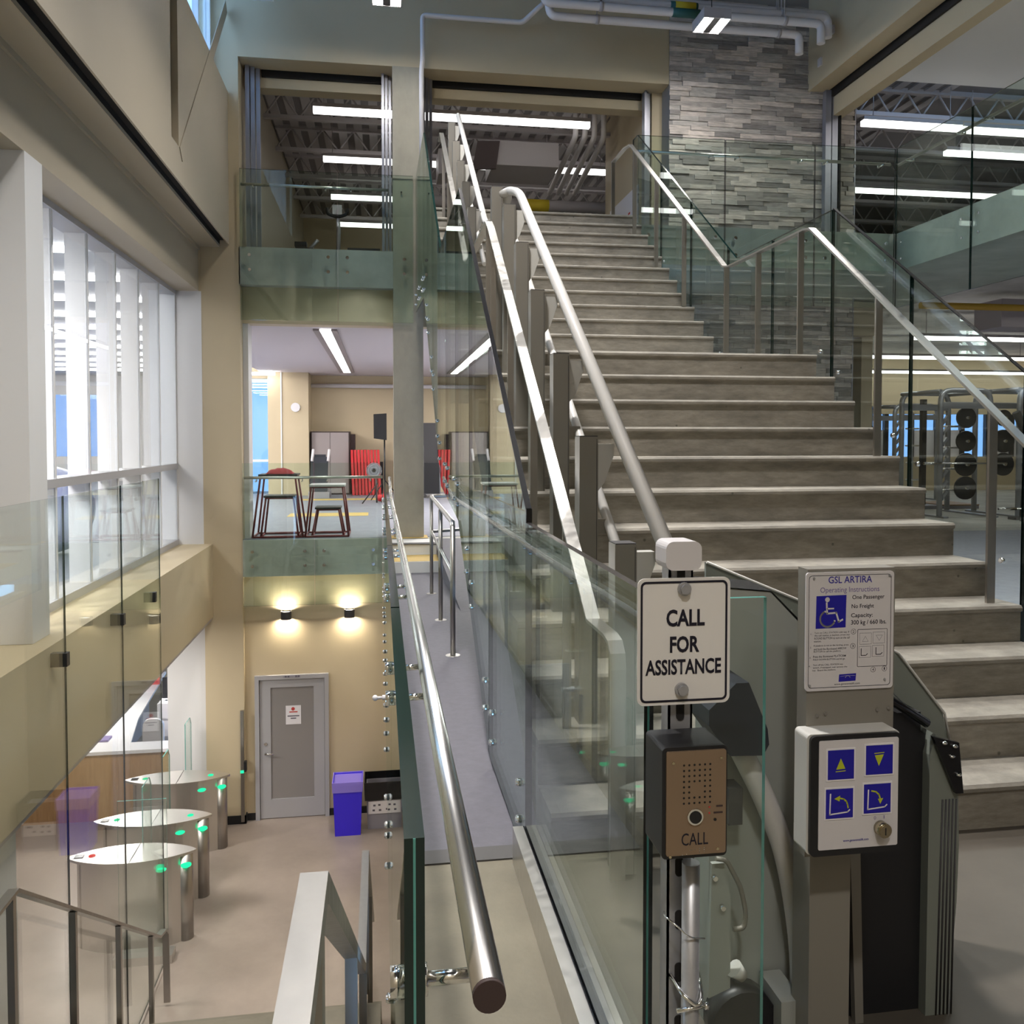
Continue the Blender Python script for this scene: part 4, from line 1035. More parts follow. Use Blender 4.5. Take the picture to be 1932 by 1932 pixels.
TL = ('front turnstile pedestal with a lens shaped steel top and red light', 'middle turnstile pedestal with a lens shaped steel top', 'rear turnstile pedestal next to the tan pier')
for i, yc in enumerate((9.90, 10.80, 12.06)):
    t = thing('turnstile', TL[i], 'turnstile', (-2.76, yc, LEV_LOBBY), 'turnstiles in the lobby')
    part('top', MB().pane('z', -3.115, .028, lens(-2.76, yc, 1.37, .235), 0, 0), 'steel_flat', t)
    part('body', MB().pane('z', LEV_LOBBY, .975, lens(-2.74, yc, 1.20, .215), 0, 0), 'steel_flat', t)
    part('end_column', MB().cyl((-2.20, yc, LEV_LOBBY), (-2.20, yc, -3.115), .085, 18), 'steel_post', t)
    part('end_column', MB().cyl((-3.26, yc, LEV_LOBBY), (-3.26, yc, -3.115), .06, 16), 'steel_post', t)
    part('seam', MB().box(-2.735, -2.73, yc - .24, yc + .24, -3.086, -3.083), 'dark_grey', t)
    for x, mt in ((-2.17, 'led_green'), (-2.42, 'led_green')):
        part('side_light', MB().sphere((x, yc - (.088 if x > -2.3 else .15), -3.22), .058, 12, 8, 0, .42), mt, t)
    if i != 0:
        part('top_light', MB().cyl((-2.33, yc, -3.087), (-2.33, yc, -3.082), .036, 14), 'led_green', t)
    part('top_light', MB().cyl((-3.18, yc, -3.087), (-3.18, yc, -3.082), .036, 14), 'led_red' if i == 0 else 'led_green', t)
    part('reader', MB().box(-3.36, -3.27, yc - .035, yc + .035, -3.087, -3.080), 'black_gloss', t)
    part('wing', MB().pane('x', -2.72, .012, [(yc + .25, -3.9), (yc + .62, -3.9), (yc + .62, -2.55), (yc + .55, -2.45), (yc + .25, -2.45)], 0, 1), ['glass_clear', 'glass_edge_light'], t)
g = thing('lobby_glass_screen', 'waist high glass screen in a steel floor shoe at the foot of the lobby stairs', 'glass screen', (-2.55, 9.5, LEV_LOBBY))
part('glass_panel', MB().pane('y', 9.52, .014, [(-2.80, -4.06), (-2.30, -4.06), (-2.30, -2.34), (-2.80, -2.34)], 0, 1), ['glass_clear', 'glass_edge_light'], g)
part('shoe', MB().box(-2.84, -2.24, 9.42, 9.60, LEV_LOBBY, -4.00), 'steel_flat', g)
g = thing('glass_partition', 'very tall clear glass panels hung in front of the tan bulkhead', 'glass partition', (-2.3, 7, LEV_LOBBY))
JJ = [3.87, 5.27, 6.67, 8.07, 9.40]
for i in range(4):
    part('glass_panel', MB().pane('x', -2.312, .012, [(JJ[i], -4.05), (JJ[i + 1] - .01, -4.05), (JJ[i + 1] - .01, 1.11), (JJ[i], 1.11)], 0, 1), ['glass_part', 'glass_edge'], g)
for y in (5.27, 6.67, 8.07, 9.16): part('clip', MB().box(-2.40, -2.285, y - .03, y + .03, -.145, -.045), 'black', g)

# rails of the lobby stairs
h = thing('lobby_handrail', 'dark flat steel railing on the left of the stairs down to the lobby', 'railing', (-2.12, 5.2, -1.95))
lp = [(2.5, -1.08), (5.26, -1.08), (8.40, -3.20), (8.62, -3.26), (8.70, -3.34), (8.72, -4.05)]
part('bar', MB().ribbon(lp, -2.15, -2.09, .022), 'steel_dark', h)
for y in (4.95, 5.22, 6.20, 7.20, 8.15):
    zz = -1.95 if y < 5.2 else -1.95 - RISE * (1 + int((y - 5.2) / .27))
    ztop_ = -1.10 if y <= 5.26 else -1.10 - (y - 5.26) * .675
    part('post', MB().box(-2.14, -2.10, y - .02, y + .02, zz, ztop_), 'steel_dark', h)
part('stringer_plate', MB().pane('x', -2.19, .015, [(5.2, -1.97), (8.45, -4.08), (8.2, -4.08), (5.2, -2.2)], 0, 0), 'steel_dark', h)
h = thing('lobby_handrail', 'wide brushed steel rail on the right of the stairs down, near the camera', 'railing', (-.11, 1.4, 0))
lp = [(-.6, .83), (1.40, .83), (4.30, -1.12), (5.50, -1.12), (8.45, -3.22)]
part('bar', MB().ribbon(lp, -.133, -.088, .045), 'steel_rail', h)
for (y, z0, z1) in ((1.30, 0, .80), (2.95, -1.0, -.24), (4.6, -1.95, -1.16), (5.35, -1.95, -1.16), (7.0, -3.3, -2.20)):
    part('post', MB().box(-.131, -.090, y - .03, y + .03, z0, z1), 'steel_dark', h)

# reception
t = thing('reception_counter', 'reception counter with oak front and white top beyond the turnstiles', 'counter', (-4.2, 13.4, LEV_LOBBY))
part('front_panel', MB().box(-5.8, -3.12, 13.15, 13.20, LEV_LOBBY, -3.10), 'oak', t)
part('top', MB().box(-5.85, -3.10, 13.10, 13.45, -3.10, -3.05), 'counter_white', t)
part('return_top', MB().pane('z', -3.10, .04, [(-4.6, 13.45), (-3.75, 13.45), (-3.95, 14.6), (-4.2, 17.5), (-4.9, 17.5)], 0, 0), 'counter_white', t)
part('return_panel', MB().box(-4.6, -4.5, 13.45, 17.4, LEV_LOBBY, -3.1), 'grey_plastic', t)
t = thing('drawer_unit', 'white drawer unit standing behind the reception counter', 'drawers', (-3.45, 15.2, LEV_LOBBY))
part('body', MB().box(-3.75, -3.1, 15.0, 15.5, LEV_LOBBY, -2.95), 'counter_white', t)
for z in (-3.5, -3.2): part('drawer', MB().box(-3.73, -3.12, 14.98, 15.0, z, z + .26), 'paper', t)
t = thing('office_chair', 'pale backed office chair behind the reception counter', 'chair', (-3.6, 14.2, LEV_LOBBY))
part('backrest', MB().pane('y', 14.2, .06, rrect(-3.78, -3.46, -3.45, -2.95, .12), 0, 0), 'plate_white', t)
part('seat', MB().box(-3.82, -3.42, 13.8, 14.25, -3.62, -3.55), 'black', t)
part('pedestal', MB().cyl((-3.62, 14.0, LEV_LOBBY), (-3.62, 14.0, -3.6), .03, 8), 'dark_grey', t)
single('folder', MB().box(-4.35, -4.1, 16.6, 16.62, -3.06, -2.80), 'red_foam', 'small red folder standing on the reception desk', 'folder')
single('monitor', MB().box(-3.7, -3.2, 15.15, 15.2, -2.90, -2.55).box(-3.5, -3.4, 15.17, 15.25, -2.949, -2.8), 'black', 'black monitor on the white drawers behind the reception counter', 'monitor')
single('paper_stack', MB().box(-4.5, -4.1, 13.55, 13.75, -3.06, -3.03), 'ink_lilac', 'bluish papers lying at the front of the reception desk', 'papers')

# ------------------------------------------------------------------ exercise room on the mezzanine


def jump_stand(label, cx, y0, wt, wb, h, d, top):
    t = thing('jump_stand', label, 'jump stand', (cx, y0 + d / 2, .06), 'red tube jump stands')
    z0, z1 = .073, .06 + h
    C0 = [(cx - wb / 2, y0), (cx + wb / 2, y0), (cx + wb / 2, y0 + d), (cx - wb / 2, y0 + d)]
    e = (wb - wt) / 2
    C1 = [(cx - wt / 2, y0 + e * .7), (cx + wt / 2, y0 + e * .7), (cx + wt / 2, y0 + d - e * .7), (cx - wt / 2, y0 + d - e * .7)]
    for a, b in zip(C0, C1): part('leg', MB().cyl((*a, z0), (*b, z1), .015, 8), 'red_dark', t)
    for q, zz in ((C0, z0), (C1, z1)):
        for i in range(4): part('crossbar', MB().cyl((*q[i], zz), (*q[(i + 1) % 4], zz), .014, 8), 'red_dark', t)
    part('top_pad', MB().box(cx - wt / 2 - .03, cx + wt / 2 + .03, C1[0][1] - .02, C1[2][1] + .02, z1 + .008, z1 + .035), top, t)
    return t


jump_stand('tall red tube jump stand with black top and a towel on it', -1.51, 12.92, .50, .72, .90, .60, 'black')
jump_stand('lower red tube jump stand nested inside the tall left one', -1.49, 12.98, .40, .54, .58, .45, 'black')
jump_stand('red tube jump stand with pale top on the right', -.80, 12.92, .46, .63, .74, .60, 'plate_white')
jump_stand('lowest red tube jump stand nested inside the right one', -.79, 12.98, .32, .46, .40, .45, 'black')
m = MB(); rg = random.Random(5)
vs_ = []; nx, ny = 10, 6
for j in range(ny + 1):
    for i in range(nx + 1):
        e = math.sin(math.pi * i / nx) ** .4 * math.sin(math.pi * j / ny) ** .5
        vs_.append((-1.70 + .40 * i / nx, 13.05 + .28 * j / ny, 1.0 + .075 * e + rg.uniform(-.012, .012) * e))
m.add(vs_, [(j * (nx + 1) + i, j * (nx + 1) + i + 1, (j + 1) * (nx + 1) + i + 1, (j + 1) * (nx + 1) + i) for j in range(ny) for i in range(nx)], 0, True)
m.box(-1.69, -1.31, 13.06, 13.32, .996, 1.004)
single('towel', m, 'towel', 'crumpled red towel on the tall left jump stand', 'towel')
t = thing('storage_cabinet', 'grey two door storage cabinet against the far wall', 'cabinet', (-1.3, 22.9, .05))
part('body', MB().box(-1.80, -.80, 22.62, 23.3, .05, 1.70), 'cab_dark', t)
part('door', MB().box(-1.765, -1.31, 22.59, 22.62, .10, 1.67), 'cab_grey', t)
part('door', MB().box(-1.300, -.835, 22.59, 22.62, .10, 1.67), 'cab_grey', t)
single('cabinet_side', MB().box(-.795, -.68, 22.95, 23.3, .05, 1.63), 'cab_dark', 'narrow dark cabinet side next to the grey cabinet', 'cabinet')
for k in range(9):
    x = -.735 + k * .084
    t = single('foam_mat', MB().add([(x, 22.3, .06), (x + .062, 22.3, .06), (x + .062, 22.7, .06), (x, 22.7, .06), (x - .045, 22.45, 1.22), (x + .017, 22.45, 1.22), (x + .017, 22.85, 1.22), (x - .045, 22.85, 1.22)], [(0, 3, 2, 1), (4, 5, 6, 7), (0, 1, 5, 4), (1, 2, 6, 5), (2, 3, 7, 6), (3, 0, 4, 7)]), 'red_foam', ('leftmost', 'second', 'third', 'fourth', 'fifth', 'sixth', 'seventh', 'eighth', 'rightmost')[k] + ' red foam mat from the left in the leaning row', 'mat', 'red foam mats by the cabinet')
single('mat_rack', MB().box(-.78, .05, 22.88, 22.94, .06, .9), 'black', 'black rack behind the leaning red mats', 'rack')
t = thing('loudspeaker', 'black loudspeaker on a pole in front of the tan far wall', 'loudspeaker', (.05, 20.2, .06))
part('cabinet', MB().pane('y', 20.0, .3, [(-.165, 1.52), (.13, 1.48), (.13, 2.10), (-.17, 2.08)], 0, 0), 'black', t)
part('pole', MB().cyl((.08, 20.15, .3), (.08, 20.15, 1.5), .018, 8), 'black', t)
for a in (20, 140, 260): part('leg', MB().cyl((.08, 20.15, .55), (.08 + .42 * math.cos(R(a)), 20.15 + .42 * math.sin(R(a)), .06), .012, 8), 'black', t)
t = thing('floor_fan', 'round black pedestal fan in front of the red mats', 'fan', (-.15, 19.6, .06))
for r in (.17, .12, .07): part('guard_ring', MB().tube([(-.16 + r * math.cos(R(a)), 19.55, .80 + r * math.sin(R(a))) for a in range(0, 361, 20)], .006, 6), 'grey_plastic', t)
part('blade', MB().cyl((-.16, 19.58, .80), (-.16, 19.60, .80), .155, 20), 'grey_plastic', t)
part('hub', MB().cyl((-.16, 19.53, .80), (-.16, 19.66, .80), .04, 12), 'black', t)
part('pole', MB().cyl((-.10, 19.65, .06), (-.12, 19.62, .72), .02, 8), 'black', t)
part('leg', MB().cyl((-.08, 19.65, .5), (-.42, 19.3, .07), .014, 8), 'black', t)
single('medicine_ball', MB().sphere((-.02, 19.9, .15), .085, 14, 10), 'red_foam', 'small red ball on the floor below the fan', 'ball')
t = thing('treadmill', 'dark exercise machine with raised deck and white side arms before the cabinet', 'treadmill', (-1.5, 21.6, .06))
part('deck', MB().pane('x', -1.72, .42, [(21.2, .18), (21.28, .14), (21.75, 1.02), (21.68, 1.06)], 0, 0), 'navy_plastic', t)
part('base', MB().box(-1.75, -1.25, 21.2, 22.1, .06, .22), 'grey_plastic', t)
for x in (-1.69, -1.30): part('arm', MB().cyl((x, 21.62, .95), (x + .02, 21.8, 1.24), .035, 10), 'paper', t)
part('console', MB().box(-1.64, -1.36, 21.72, 21.8, 1.0, 1.12), 'navy_plastic', t)
t = thing('wall_clock', 'round white clock on the tan wall pier', 'clock', (-2.15, 22.39, 2.2))
part('dial', MB().cyl((-2.15, 22.36, 2.31), (-2.15, 22.395, 2.31), .11, 24), 'paper', t)
part('rim', MB().tube([(-2.15 + .11 * math.cos(R(a)), 22.37, 2.31 + .11 * math.sin(R(a))) for a in range(0, 361, 15)], .008, 6), 'white_paint', t)
single('wall_pipe', MB().cyl((-1.83, 23.3, 2.92), (7.9, 23.3, 2.92), .055, 12), 'paper', 'white pipe running along the top of the far wall', 'pipe')
single('conduit_strip', MB().box(-2.52, -2.49, 22.37, 22.40, .05, 3.2), 'white_paint', 'white vertical conduit left of the wall clock', 'conduit')
t = thing('ceiling_strip_lamp', 'recessed strip lamp running away across the exercise room ceiling', 'lamp', (-.84, 17.5, 3.15))
part('trim', MB().box(-1.02, -.92, 13.4, 22.0, 3.17, 3.20).box(-.75, -.66, 13.4, 22.0, 3.17, 3.20), 'cab_grey', t)
part('diffuser', MB().box(-.92, -.75, 13.4, 22.0, 3.175, 3.19), 'lamp_strip', t)
for x, y in ((2.6, 17.5), (5.5, 17.5)):
    single('ceiling_strip_lamp', MB().box(x - .09, x + .09, 13.6, 22.0, 3.175, 3.19), 'lamp_strip_soft', 'recessed strip lamp further right on the exercise room ceiling' if x < 3 else 'recessed strip lamp at the far right of the exercise room ceiling', 'lamp')
single('ceiling_strip_lamp', MB().box(-3.9, -2.62, 22.0, 22.15, 3.10, 3.17), 'lamp_strip_soft', 'short strip lamp above the far blue window', 'lamp')
t = thing('equipment_cart', 'black equipment cart seen right of the concrete pillar', 'cart', (1.23, 21.2, .06))
part('body', MB().box(1.03, 1.42, 21.0, 21.5, .16, .92), 'black', t)
part('upper_shelf', MB().box(1.03, 1.40, 21.1, 21.5, .92, 1.9), 'dark_grey', t)
for x in (1.02, 1.43): part('post', MB().cyl((x, 21.0, .10), (x, 21.0, 1.35), .015, 8), 'galv', t)
for x in (1.06, 1.38): part('wheel', MB().cyl((x, 21.02, .105), (x, 21.07, .105), .045, 10), 'dark_grey', t)

# ------------------------------------------------------------------ upper gym behind the openings
YL = [14.45, 16.93, 19.53, 22.0]
XR_ = [3.56, 4.6, 5.2, 5.6]
ordn = ('nearest', 'second', 'third', 'farthest')
for y, x1, o_ in zip(YL, XR_, ordn):
    t = thing('strip_lamp', o_ + ' long white strip lamp hanging in the upper gym behind the openings', 'lamp', (1.5, y, 6.86), 'strip lamps of the upper gym')
    part('diffuser', MB().box(-1.07, x1, y - .055, y + .055, 6.84, 6.93), 'lamp_strip_up', t)
    part('housing', MB().box(-1.07, x1, y - .06, y + .06, 6.93, 6.99), 'duct', t)
    for x in (-.9, x1 - .2): part('hanger', MB().cyl((x, y, 6.99), (x, y, 7.579), .006, 6), 'duct', t)
for i, (y, x0, x1) in enumerate(((13.62, 8.11, 9.95), (13.66, 10.0, 12.6), (14.8, 10.5, 14.0), (17.3, 10.08, 14.25))):
    t = thing('strip_lamp', ('left part of the long strip lamp over the right gallery', 'right part of the long strip lamp over the right gallery', 'short strip lamp behind the gallery glass at the right edge', 'lowest strip lamp seen through the gallery glass')[i], 'lamp', ((x0 + x1) / 2, y, 6.86), 'strip lamps of the right gallery')
    part('diffuser', MB().box(x0, x1, y - .055, y + .055, 6.84, 6.93), 'lamp_strip_up', t)
    part('housing', MB().box(x0, x1, y - .06, y + .06, 6.93, 6.99), 'duct', t)
    for x in (x0 + .2, x1 - .2): part('hanger', MB().cyl((x, y, 6.99), (x, y, 7.579), .006, 6), 'duct', t)
for k, y in enumerate((13.9, 15.6, 17.3, 19.0, 20.7, 22.4)):
    t = thing('roof_joist', ('first', 'second', 'third', 'fourth', 'fifth', 'sixth')[k] + ' grey steel roof joist counted from the front in the upper gym', 'joist', (4, y, 7.1), 'roof joists of the upper gym')
    part('chord', MB().box(-2.0, 19.9, y - .05, y + .05, 7.54, 7.62), 'duct', t)
    part('chord', MB().box(-2.0, 19.9, y - .05, y + .05, 7.12, 7.19), 'duct', t)
    wm = MB()
    for q in range(36):
        x = -2 + q * .6
        wm.cyl((x, y, 7.16), (x + .3, y, 7.58), .018, 6).cyl((x + .3, y, 7.58), (x + .6, y, 7.16), .018, 6)
    part('web', wm, 'duct', t)
    rb = MB()
for k in range(40):
    x = -2.0 + k * .30
    rb.box(x, x + .16, 13.5, 24.0, 7.58, 7.62)
o = struct('ceiling_deck_ribs', rb, 'duct'); o['kind'] = 'stuff'; o['label'] = 'ribs of the steel deck ceiling over the upper gym'; o['category'] = 'deck ribs'
t = thing('air_unit', 'white ceiling air unit with a black grille in the upper gym', 'air unit', (2.2, 15.8, 6.3))
part('casing', MB().box(2.0, 3.2, 15.3, 16.4, 6.42, 6.85), 'duct', t)
part('casing_end', MB().pane('y', 15.6, .7, [(1.05, 6.30), (1.62, 6.42), (1.62, 6.85), (1.05, 6.75)], 0, 0), 'duct', t)
for x in (2.1, 3.1): part('hanger', MB().cyl((x, 15.9, 6.8), (x, 15.9, 7.579), .008, 6), 'duct', t)
part('grille', MB().pane('y', 15.24, .05, [(1.62, 6.30), (2.05, 6.33), (2.12, 6.82), (1.72, 6.80)], 0, 0), 'cab_dark', t)
for k in range(4):
    single('slanting_pipe', MB().tube(fillet([(3.35 + k * .17, 16.9, 6.42), (3.42 + k * .17, 14.9, 6.85), (3.42 + k * .17, 14.9, 7.579)], .1, 3), .05, 10), 'pipe_white', ('leftmost', 'second', 'third', 'rightmost')[k] + ' of four white pipes at the right of the middle opening', 'pipe', 'four white pipes in the upper gym')
t = thing('duct_run', 'white duct with a yellow band across the upper gym', 'duct', (3, 18.3, 6.3))
part('duct', MB().cyl((.6, 18.3, 6.55), (5.5, 18.3, 6.55), .12, 12), 'duct', t)
for x in (1.0, 5.0): part('hanger', MB().cyl((x, 18.3, 6.6), (x, 18.3, 7.579), .008, 6), 'duct', t)
part('band', MB().cyl((3.1, 18.3, 6.55), (3.6, 18.3, 6.55), .125, 12), 'yellow_strong', t)
t = thing('elliptical_trainer', 'dark exercise machine with handlebars behind the upper glass guard', 'trainer', (-.72, 15.1, LEV_UP))
part('column', MB().tube([(-.72, 15.1, 4.4), (-.70, 15.05, 5.1), (-.72, 15.0, 5.38)], .035, 8), 'galv', t)
part('console', MB().box(-.80, -.64, 14.95, 15.0, 5.34, 5.50), 'plate_white', t)
part('handlebar', MB().tube(fillet([(-.90, 14.95, 5.44), (-.88, 14.95, 5.34), (-.72, 15.0, 5.30), (-.56, 14.95, 5.34), (-.54, 14.95, 5.44)], .04, 4), .028, 8), 'black', t)
part('base', MB().box(-.85, -.6, 14.7, 15.6, 4.27, 4.42), 'black', t)
t = thing('exercise_bike', 'low dark exercise bike at the left behind the upper glass guard', 'bike', (-1.25, 15.2, LEV_UP))
part('wheel_cover', MB().cyl((-1.22, 15.1, 4.55), (-1.14, 15.1, 4.55), .24, 16), 'black', t)
part('frame', MB().tube([(-1.4, 15.2, 4.4), (-1.2, 15.1, 4.75), (-1.05, 15.0, 4.9)], .03, 8), 'galv', t)
part('seat', MB().box(-1.45, -1.25, 15.15, 15.35, 4.82, 4.90), 'black', t)
t = thing('weight_bench', 'low dark weight bench near the pillar behind the upper glass guard', 'bench', (-.28, 15.1, LEV_UP))
part('pad', MB().box(-.55, 0.0, 14.95, 15.25, 4.70, 4.78), 'black', t)
for x in (-.48, -.08): part('leg', MB().box(x - .03, x + .03, 15.0, 15.2, 4.27, 4.70), 'galv', t)
ps = thing('wall_poster', 'white wall poster with red marks at the head of the stairs', 'poster', (4.22, 14.6, LEV_UP + .3))
part('sheet', MB().box(4.212, 4.228, 13.75, 15.5, 4.55, 5.72), 'paper', ps)
for (y, z, hh) in ((14.3, 5.2, .05), (14.15, 5.05, .22), (14.25, 5.35, .03)): part('print', MB().box(4.206, 4.212, y - .05, y + .05, z, z + hh), 'red_ink', ps)
for z in (4.9, 5.1, 5.3, 5.5): part('print', MB().box(4.206, 4.212, 15.25, 15.40, z, z + .05), 'ink_lilac', ps)

# ------------------------------------------------------------------ under the roof of the hall


def pendant(label, x, y, z):
    t = thing('twin_pendant', label, 'pendant lamp', (x, y, z), 'twin pendant lamps')
    for dx in (-.115, .115): part('lamp_head', MB().cyl((x + dx, y - .19, z), (x + dx, y + .19, z), .058, 14), 'lamp_head', t)
    part('shade', MB().box(x - .19, x + .19, y - .22, y + .22, z + .06, z + .085).box(x - .19, x - .178, y - .22, y + .22, z - .05, z + .06).box(x + .178, x + .19, y - .22, y + .22, z - .05, z + .06).box(x - .178, x + .178, y - .22, y - .208, z - .05, z + .06).box(x - .178, x + .178, y + .208, y + .22, z - .05, z + .06), 'duct', t)
    part('divider', MB().box(x - .05, x + .05, y - .2, y + .2, z - .05, z + .055), 'dark_grey', t)
    part('rod', MB().cyl((x, y, z + .06), (x, y, 8.999), .006, 6), 'dark_grey', t)


pendant('bright twin pendant lamp in front of the stone wall', 4.45, 11.2, 7.16)
pendant('bright twin pendant lamp cut by the top edge above the pillar', .10, 11.2, 7.20)
PP = [(7.74, 11.9), (7.62, 11.75), (7.48, 11.65), (7.40, 11.85)]
for k, (z, y) in enumerate(PP):
    xe = (6.50, 6.44, 6.28, 6.05)[k]
    t = thing('overhead_pipe', ('topmost', 'second highest', 'third highest', 'lowest')[k] + ' of the white pipes under the roof before the stone wall', 'pipe', (4, y, z), 'white pipes under the roof')
    part('run', MB().tube(fillet([(1.95 + .12 * k, y, z + .3), (2.0 + .12 * k, y, z), (xe, y, z), (xe, y, z - .28)], .09, 4), .058, 12), 'pipe_white', t)
    for x in (3.0, 5.7): part('clamp', MB().cyl((x, y, z), (x + .05, y, z), .066, 12).cyl((x + .02, y, z), (x + .02, y, 8.998), .008, 6), 'duct', t)
    if k in (1, 2):
        part('green_band', MB().cyl((4.05, y, z), (4.45, y, z), .062, 12), 'green_band', t)
        if k == 1: part('yellow_band', MB().cyl((4.12, y, z + .001), (4.42, y, z + .001), .064, 12), 'yellow_strong', t)
t = thing('sprinkler_pipe', 'thin white pipe bent down along the concrete pillar', 'pipe', (.6, 12.55, 5.2))
part('run', MB().tube(fillet([(.605, 12.60, 5.2), (.605, 12.60, 6.85), (.62, 12.55, 7.0), (.62, 12.55, 7.62), (2.08, 12.55, 7.62), (2.38, 12.4, 7.86), (2.45, 12.3, 8.3)], .06, 4), .036, 12), 'pipe_white', t)
single('camera_dome', MB().cyl((6.60, 9.55, 6.92 + .42), (6.66, 9.55, 7.34), .06, 14).sphere((6.60, 9.55, 7.34), .05, 12, 8), 'black', 'small dark camera dome on the side of the tan beam', 'camera')
for i, (y, z) in enumerate(((12.0, 7.52), (12.35, 7.20))):
    single('wall_device', MB().box(6.63, 6.66, y - .05, y + .05, z, z + .12), 'plate_white', ('small pale box high on the tan beam end', 'small pale box low on the tan beam end')[i], 'box')

# ------------------------------------------------------------------ lower gym on the right
for i, (y, x0, x1) in enumerate(((13.9, 9.35, 12.2), (17.3, 9.6, 14.4), (21.2, 11.8, 19.0))):
    t = thing('strip_lamp', ('nearest strip lamp under the right slab above the racks', 'middle strip lamp in the lower gym above the racks', 'farthest strip lamp in the lower gym above the racks')[i], 'lamp', ((x0 + x1) / 2, y, 3.26), 'strip lamps of the lower gym')
    part('diffuser', MB().box(x0, x1, y - .05, y + .05, 3.27, 3.33), 'lamp_strip', t)
    part('housing', MB().box(x0, x1, y - .055, y + .055, 3.33, 3.38), 'duct', t)
    for x in (x0 + .2, x1 - .2): part('hanger', MB().cyl((x, y, 3.38), (x, y, 3.77), .006, 6), 'duct', t)
t = thing('gym_duct', 'grey duct with a yellow pipe under the right slab', 'duct', (12, 11.5, 3.3))
part('duct', MB().box(9.2, 19, 11.6, 12.2, 3.20, 3.62), 'duct', t)
part('yellow_pipe', MB().cyl((7.6, 11.2, 3.42), (19, 11.2, 3.42), .05, 10), 'yellow_rail', t)
win = thing('window_4', 'far gym windows with blue and pale panes', 'window', (15, 22.05, 1.0), kind='structure')
for k in range(11):
    x = 11.6 + k * .78
    part('mullion', MB().box(x - .06, x + .06, 21.98, 22.1, 1.0, 2.2), 'black', win)
    if k % 3 != 0: part('blind', MB().box(x + .06, x + .72, 22.05, 22.07, 1.0, 1.75), 'paper', win)
    part('pane', MB().pane('y', 22.08, .01, [(x + .06, 1.0), (x + .72, 1.0), (x + .72, 2.2), (x + .06, 2.2)], 0, 0), 'glass_tinted', win)


def plate(mb, x, y, z, r, th=.05): mb.cyl((x, y, z), (x, y + th, z), r, 20); return mb


def rack(label, x0, x1, y0, y1, h):
    t = thing('power_rack', label, 'rack', ((x0 + x1) / 2, (y0 + y1) / 2, 0), 'silver power racks')
    for y in (y0, y1):
        part('arch', MB().tube(fillet([(x0, y, 0), (x0, y, h), (x1, y, h), (x1, y, 0)], .22, 6), .05, 12), 'rack_silver', t)
        part('crossbar', MB().box(x0, x1, y - .04, y + .04, h - .34, h - .22), 'rack_silver', t)
    for x in (x0, x1): part('side_bar', MB().cyl((x, y0, h - .02), (x, y1, h - .02), .04, 10), 'rack_silver', t)
    for x in (x0, x1): part('foot', MB().box(x - .05, x + .05, y0 - .2, y1 + .2, 0, .08), 'rack_silver', t)
    hm_ = MB()
    for q in range(8): hm_.pane('y', y0 - .03, .05, [(x0 + .05, .45 + q * .2), (x0 + .12, .55 + q * .2), (x0 + .16, .52 + q * .2), (x0 + .05, .38 + q * .2)], 0, 0)
    part('hook_strip', hm_, 'rack_silver', t)
    for q in range(4): part('peg', MB().cyl((x1, y1 - .3, .5 + q * .42), (x1 - .35, y1 - .3, .5 + q * .42), .02, 8), 'chrome', t)
    return t


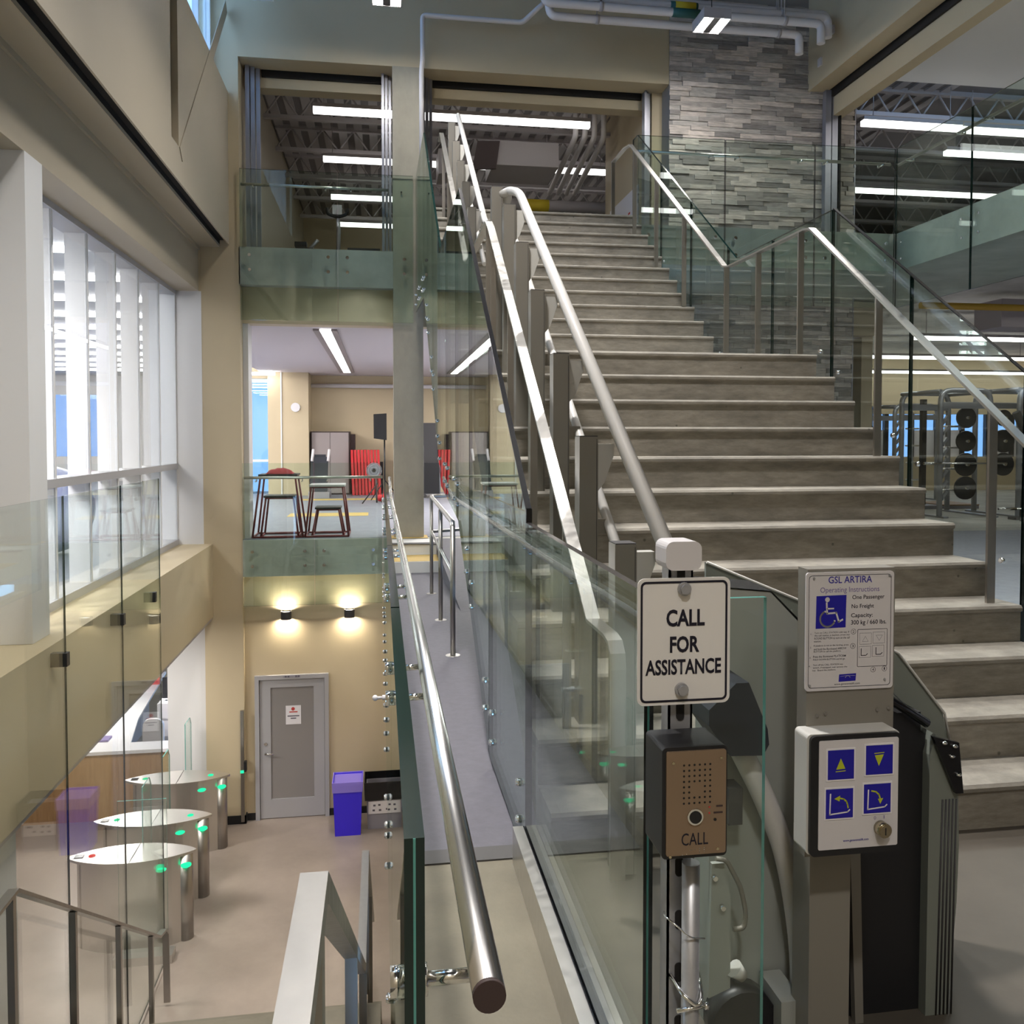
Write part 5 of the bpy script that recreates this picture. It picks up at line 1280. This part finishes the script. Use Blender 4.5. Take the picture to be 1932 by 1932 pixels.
rack('silver power rack with rounded top right of the stairs', 10.28, 11.30, 14.5, 15.7, 2.42)
rack('silver power rack at the right picture edge', 11.75, 12.95, 14.3, 15.5, 2.46)
rack('smaller silver rack behind the handrail post', 12.0, 13.1, 18.6, 19.6, 2.3)
pn = 0
for (x, y, rs) in ((11.12, 14.9, (.2, .2, .225, .225)), (12.0, 15.0, (.16, .225, .225)), (10.9, 18.0, (.225, .2, .16))):
    for q, r in enumerate(rs):
        zz = 1.92 - q * .45 if y < 17 else 1.65 - q * .5
        mb = plate(MB(), x, y, zz, r, .05)
        t = thing('weight_plate', ('topmost', 'second', 'third', 'lowest')[q] + ' black weight plate ' + ('on the left power rack', 'on the rack at the right edge', 'on the machine behind the left rack')[(0 if x == 11.12 else 1 if x == 12.0 else 2)], 'weight plate', (x, y, zz - r), 'black weight plates')
        part('disc', mb, 'black', t); part('hub', MB().cyl((x, y - .06, zz), (x, y + .1, zz), .03, 10), 'chrome', t); pn += 1
for i, (x0, x1, y, z) in enumerate(((9.9, 11.6, 14.42, 1.06), (10.75, 12.0, 13.55, .28))):
    t = thing('barbell', ('steel barbell resting across the left power rack', 'steel barbell lying low beside the handrail post')[i], 'barbell', ((x0 + x1) / 2, y, z - .03))
    part('bar', MB().cyl((x0, y, z), (x1, y, z), .016, 10), 'chrome', t)
    part('sleeve', MB().cyl((x0, y, z), (x0 + .35, y, z), .026, 10), 'chrome', t)
    if i: part('stand', MB().box(x0 + .5, x0 + .6, y - .1, y + .1, 0, z), 'black', t)
t = thing('weight_machine', 'dark weight machine with stacked plates behind the left rack', 'machine', (11.0, 18.2, 0))
part('mast', MB().box(10.75, 10.85, 18.2, 18.3, 0, 2.0), 'black', t)
part('body', MB().box(10.6, 11.3, 18.15, 18.7, .35, 1.05), 'black', t)
part('seat', MB().box(10.2, 10.6, 17.6, 18.0, .45, .55), 'black', t)
part('foot', MB().box(10.35, 11.4, 17.6, 18.8, 0, .10), 'dark_grey', t)
t = thing('punch_post', 'black upright post on a grey platform inside the rack', 'post', (11.3, 16.6, 0))
part('platform', MB().box(10.6, 12.4, 16.2, 17.4, 0, .12), 'grey_plastic', t)
part('post', MB().box(11.35, 11.45, 16.6, 16.7, .12, 2.35), 'black', t)
part('deck', MB().box(11.6, 12.4, 16.19, 17.2, .12, .14), 'oak', t)
t = thing('tall_bar_frame', 'dark curved machine frame at the right edge behind the glass', 'machine', (12.3, 14.1, 0))
part('mast', MB().tube(fillet([(11.55, 13.9, 0), (11.6, 13.9, 1.5), (11.35, 13.9, 2.0)], .3, 5), .07, 10), 'black', t)
part('foot', MB().box(11.3, 12.4, 13.8, 14.0, 0, .1), 'black', t)
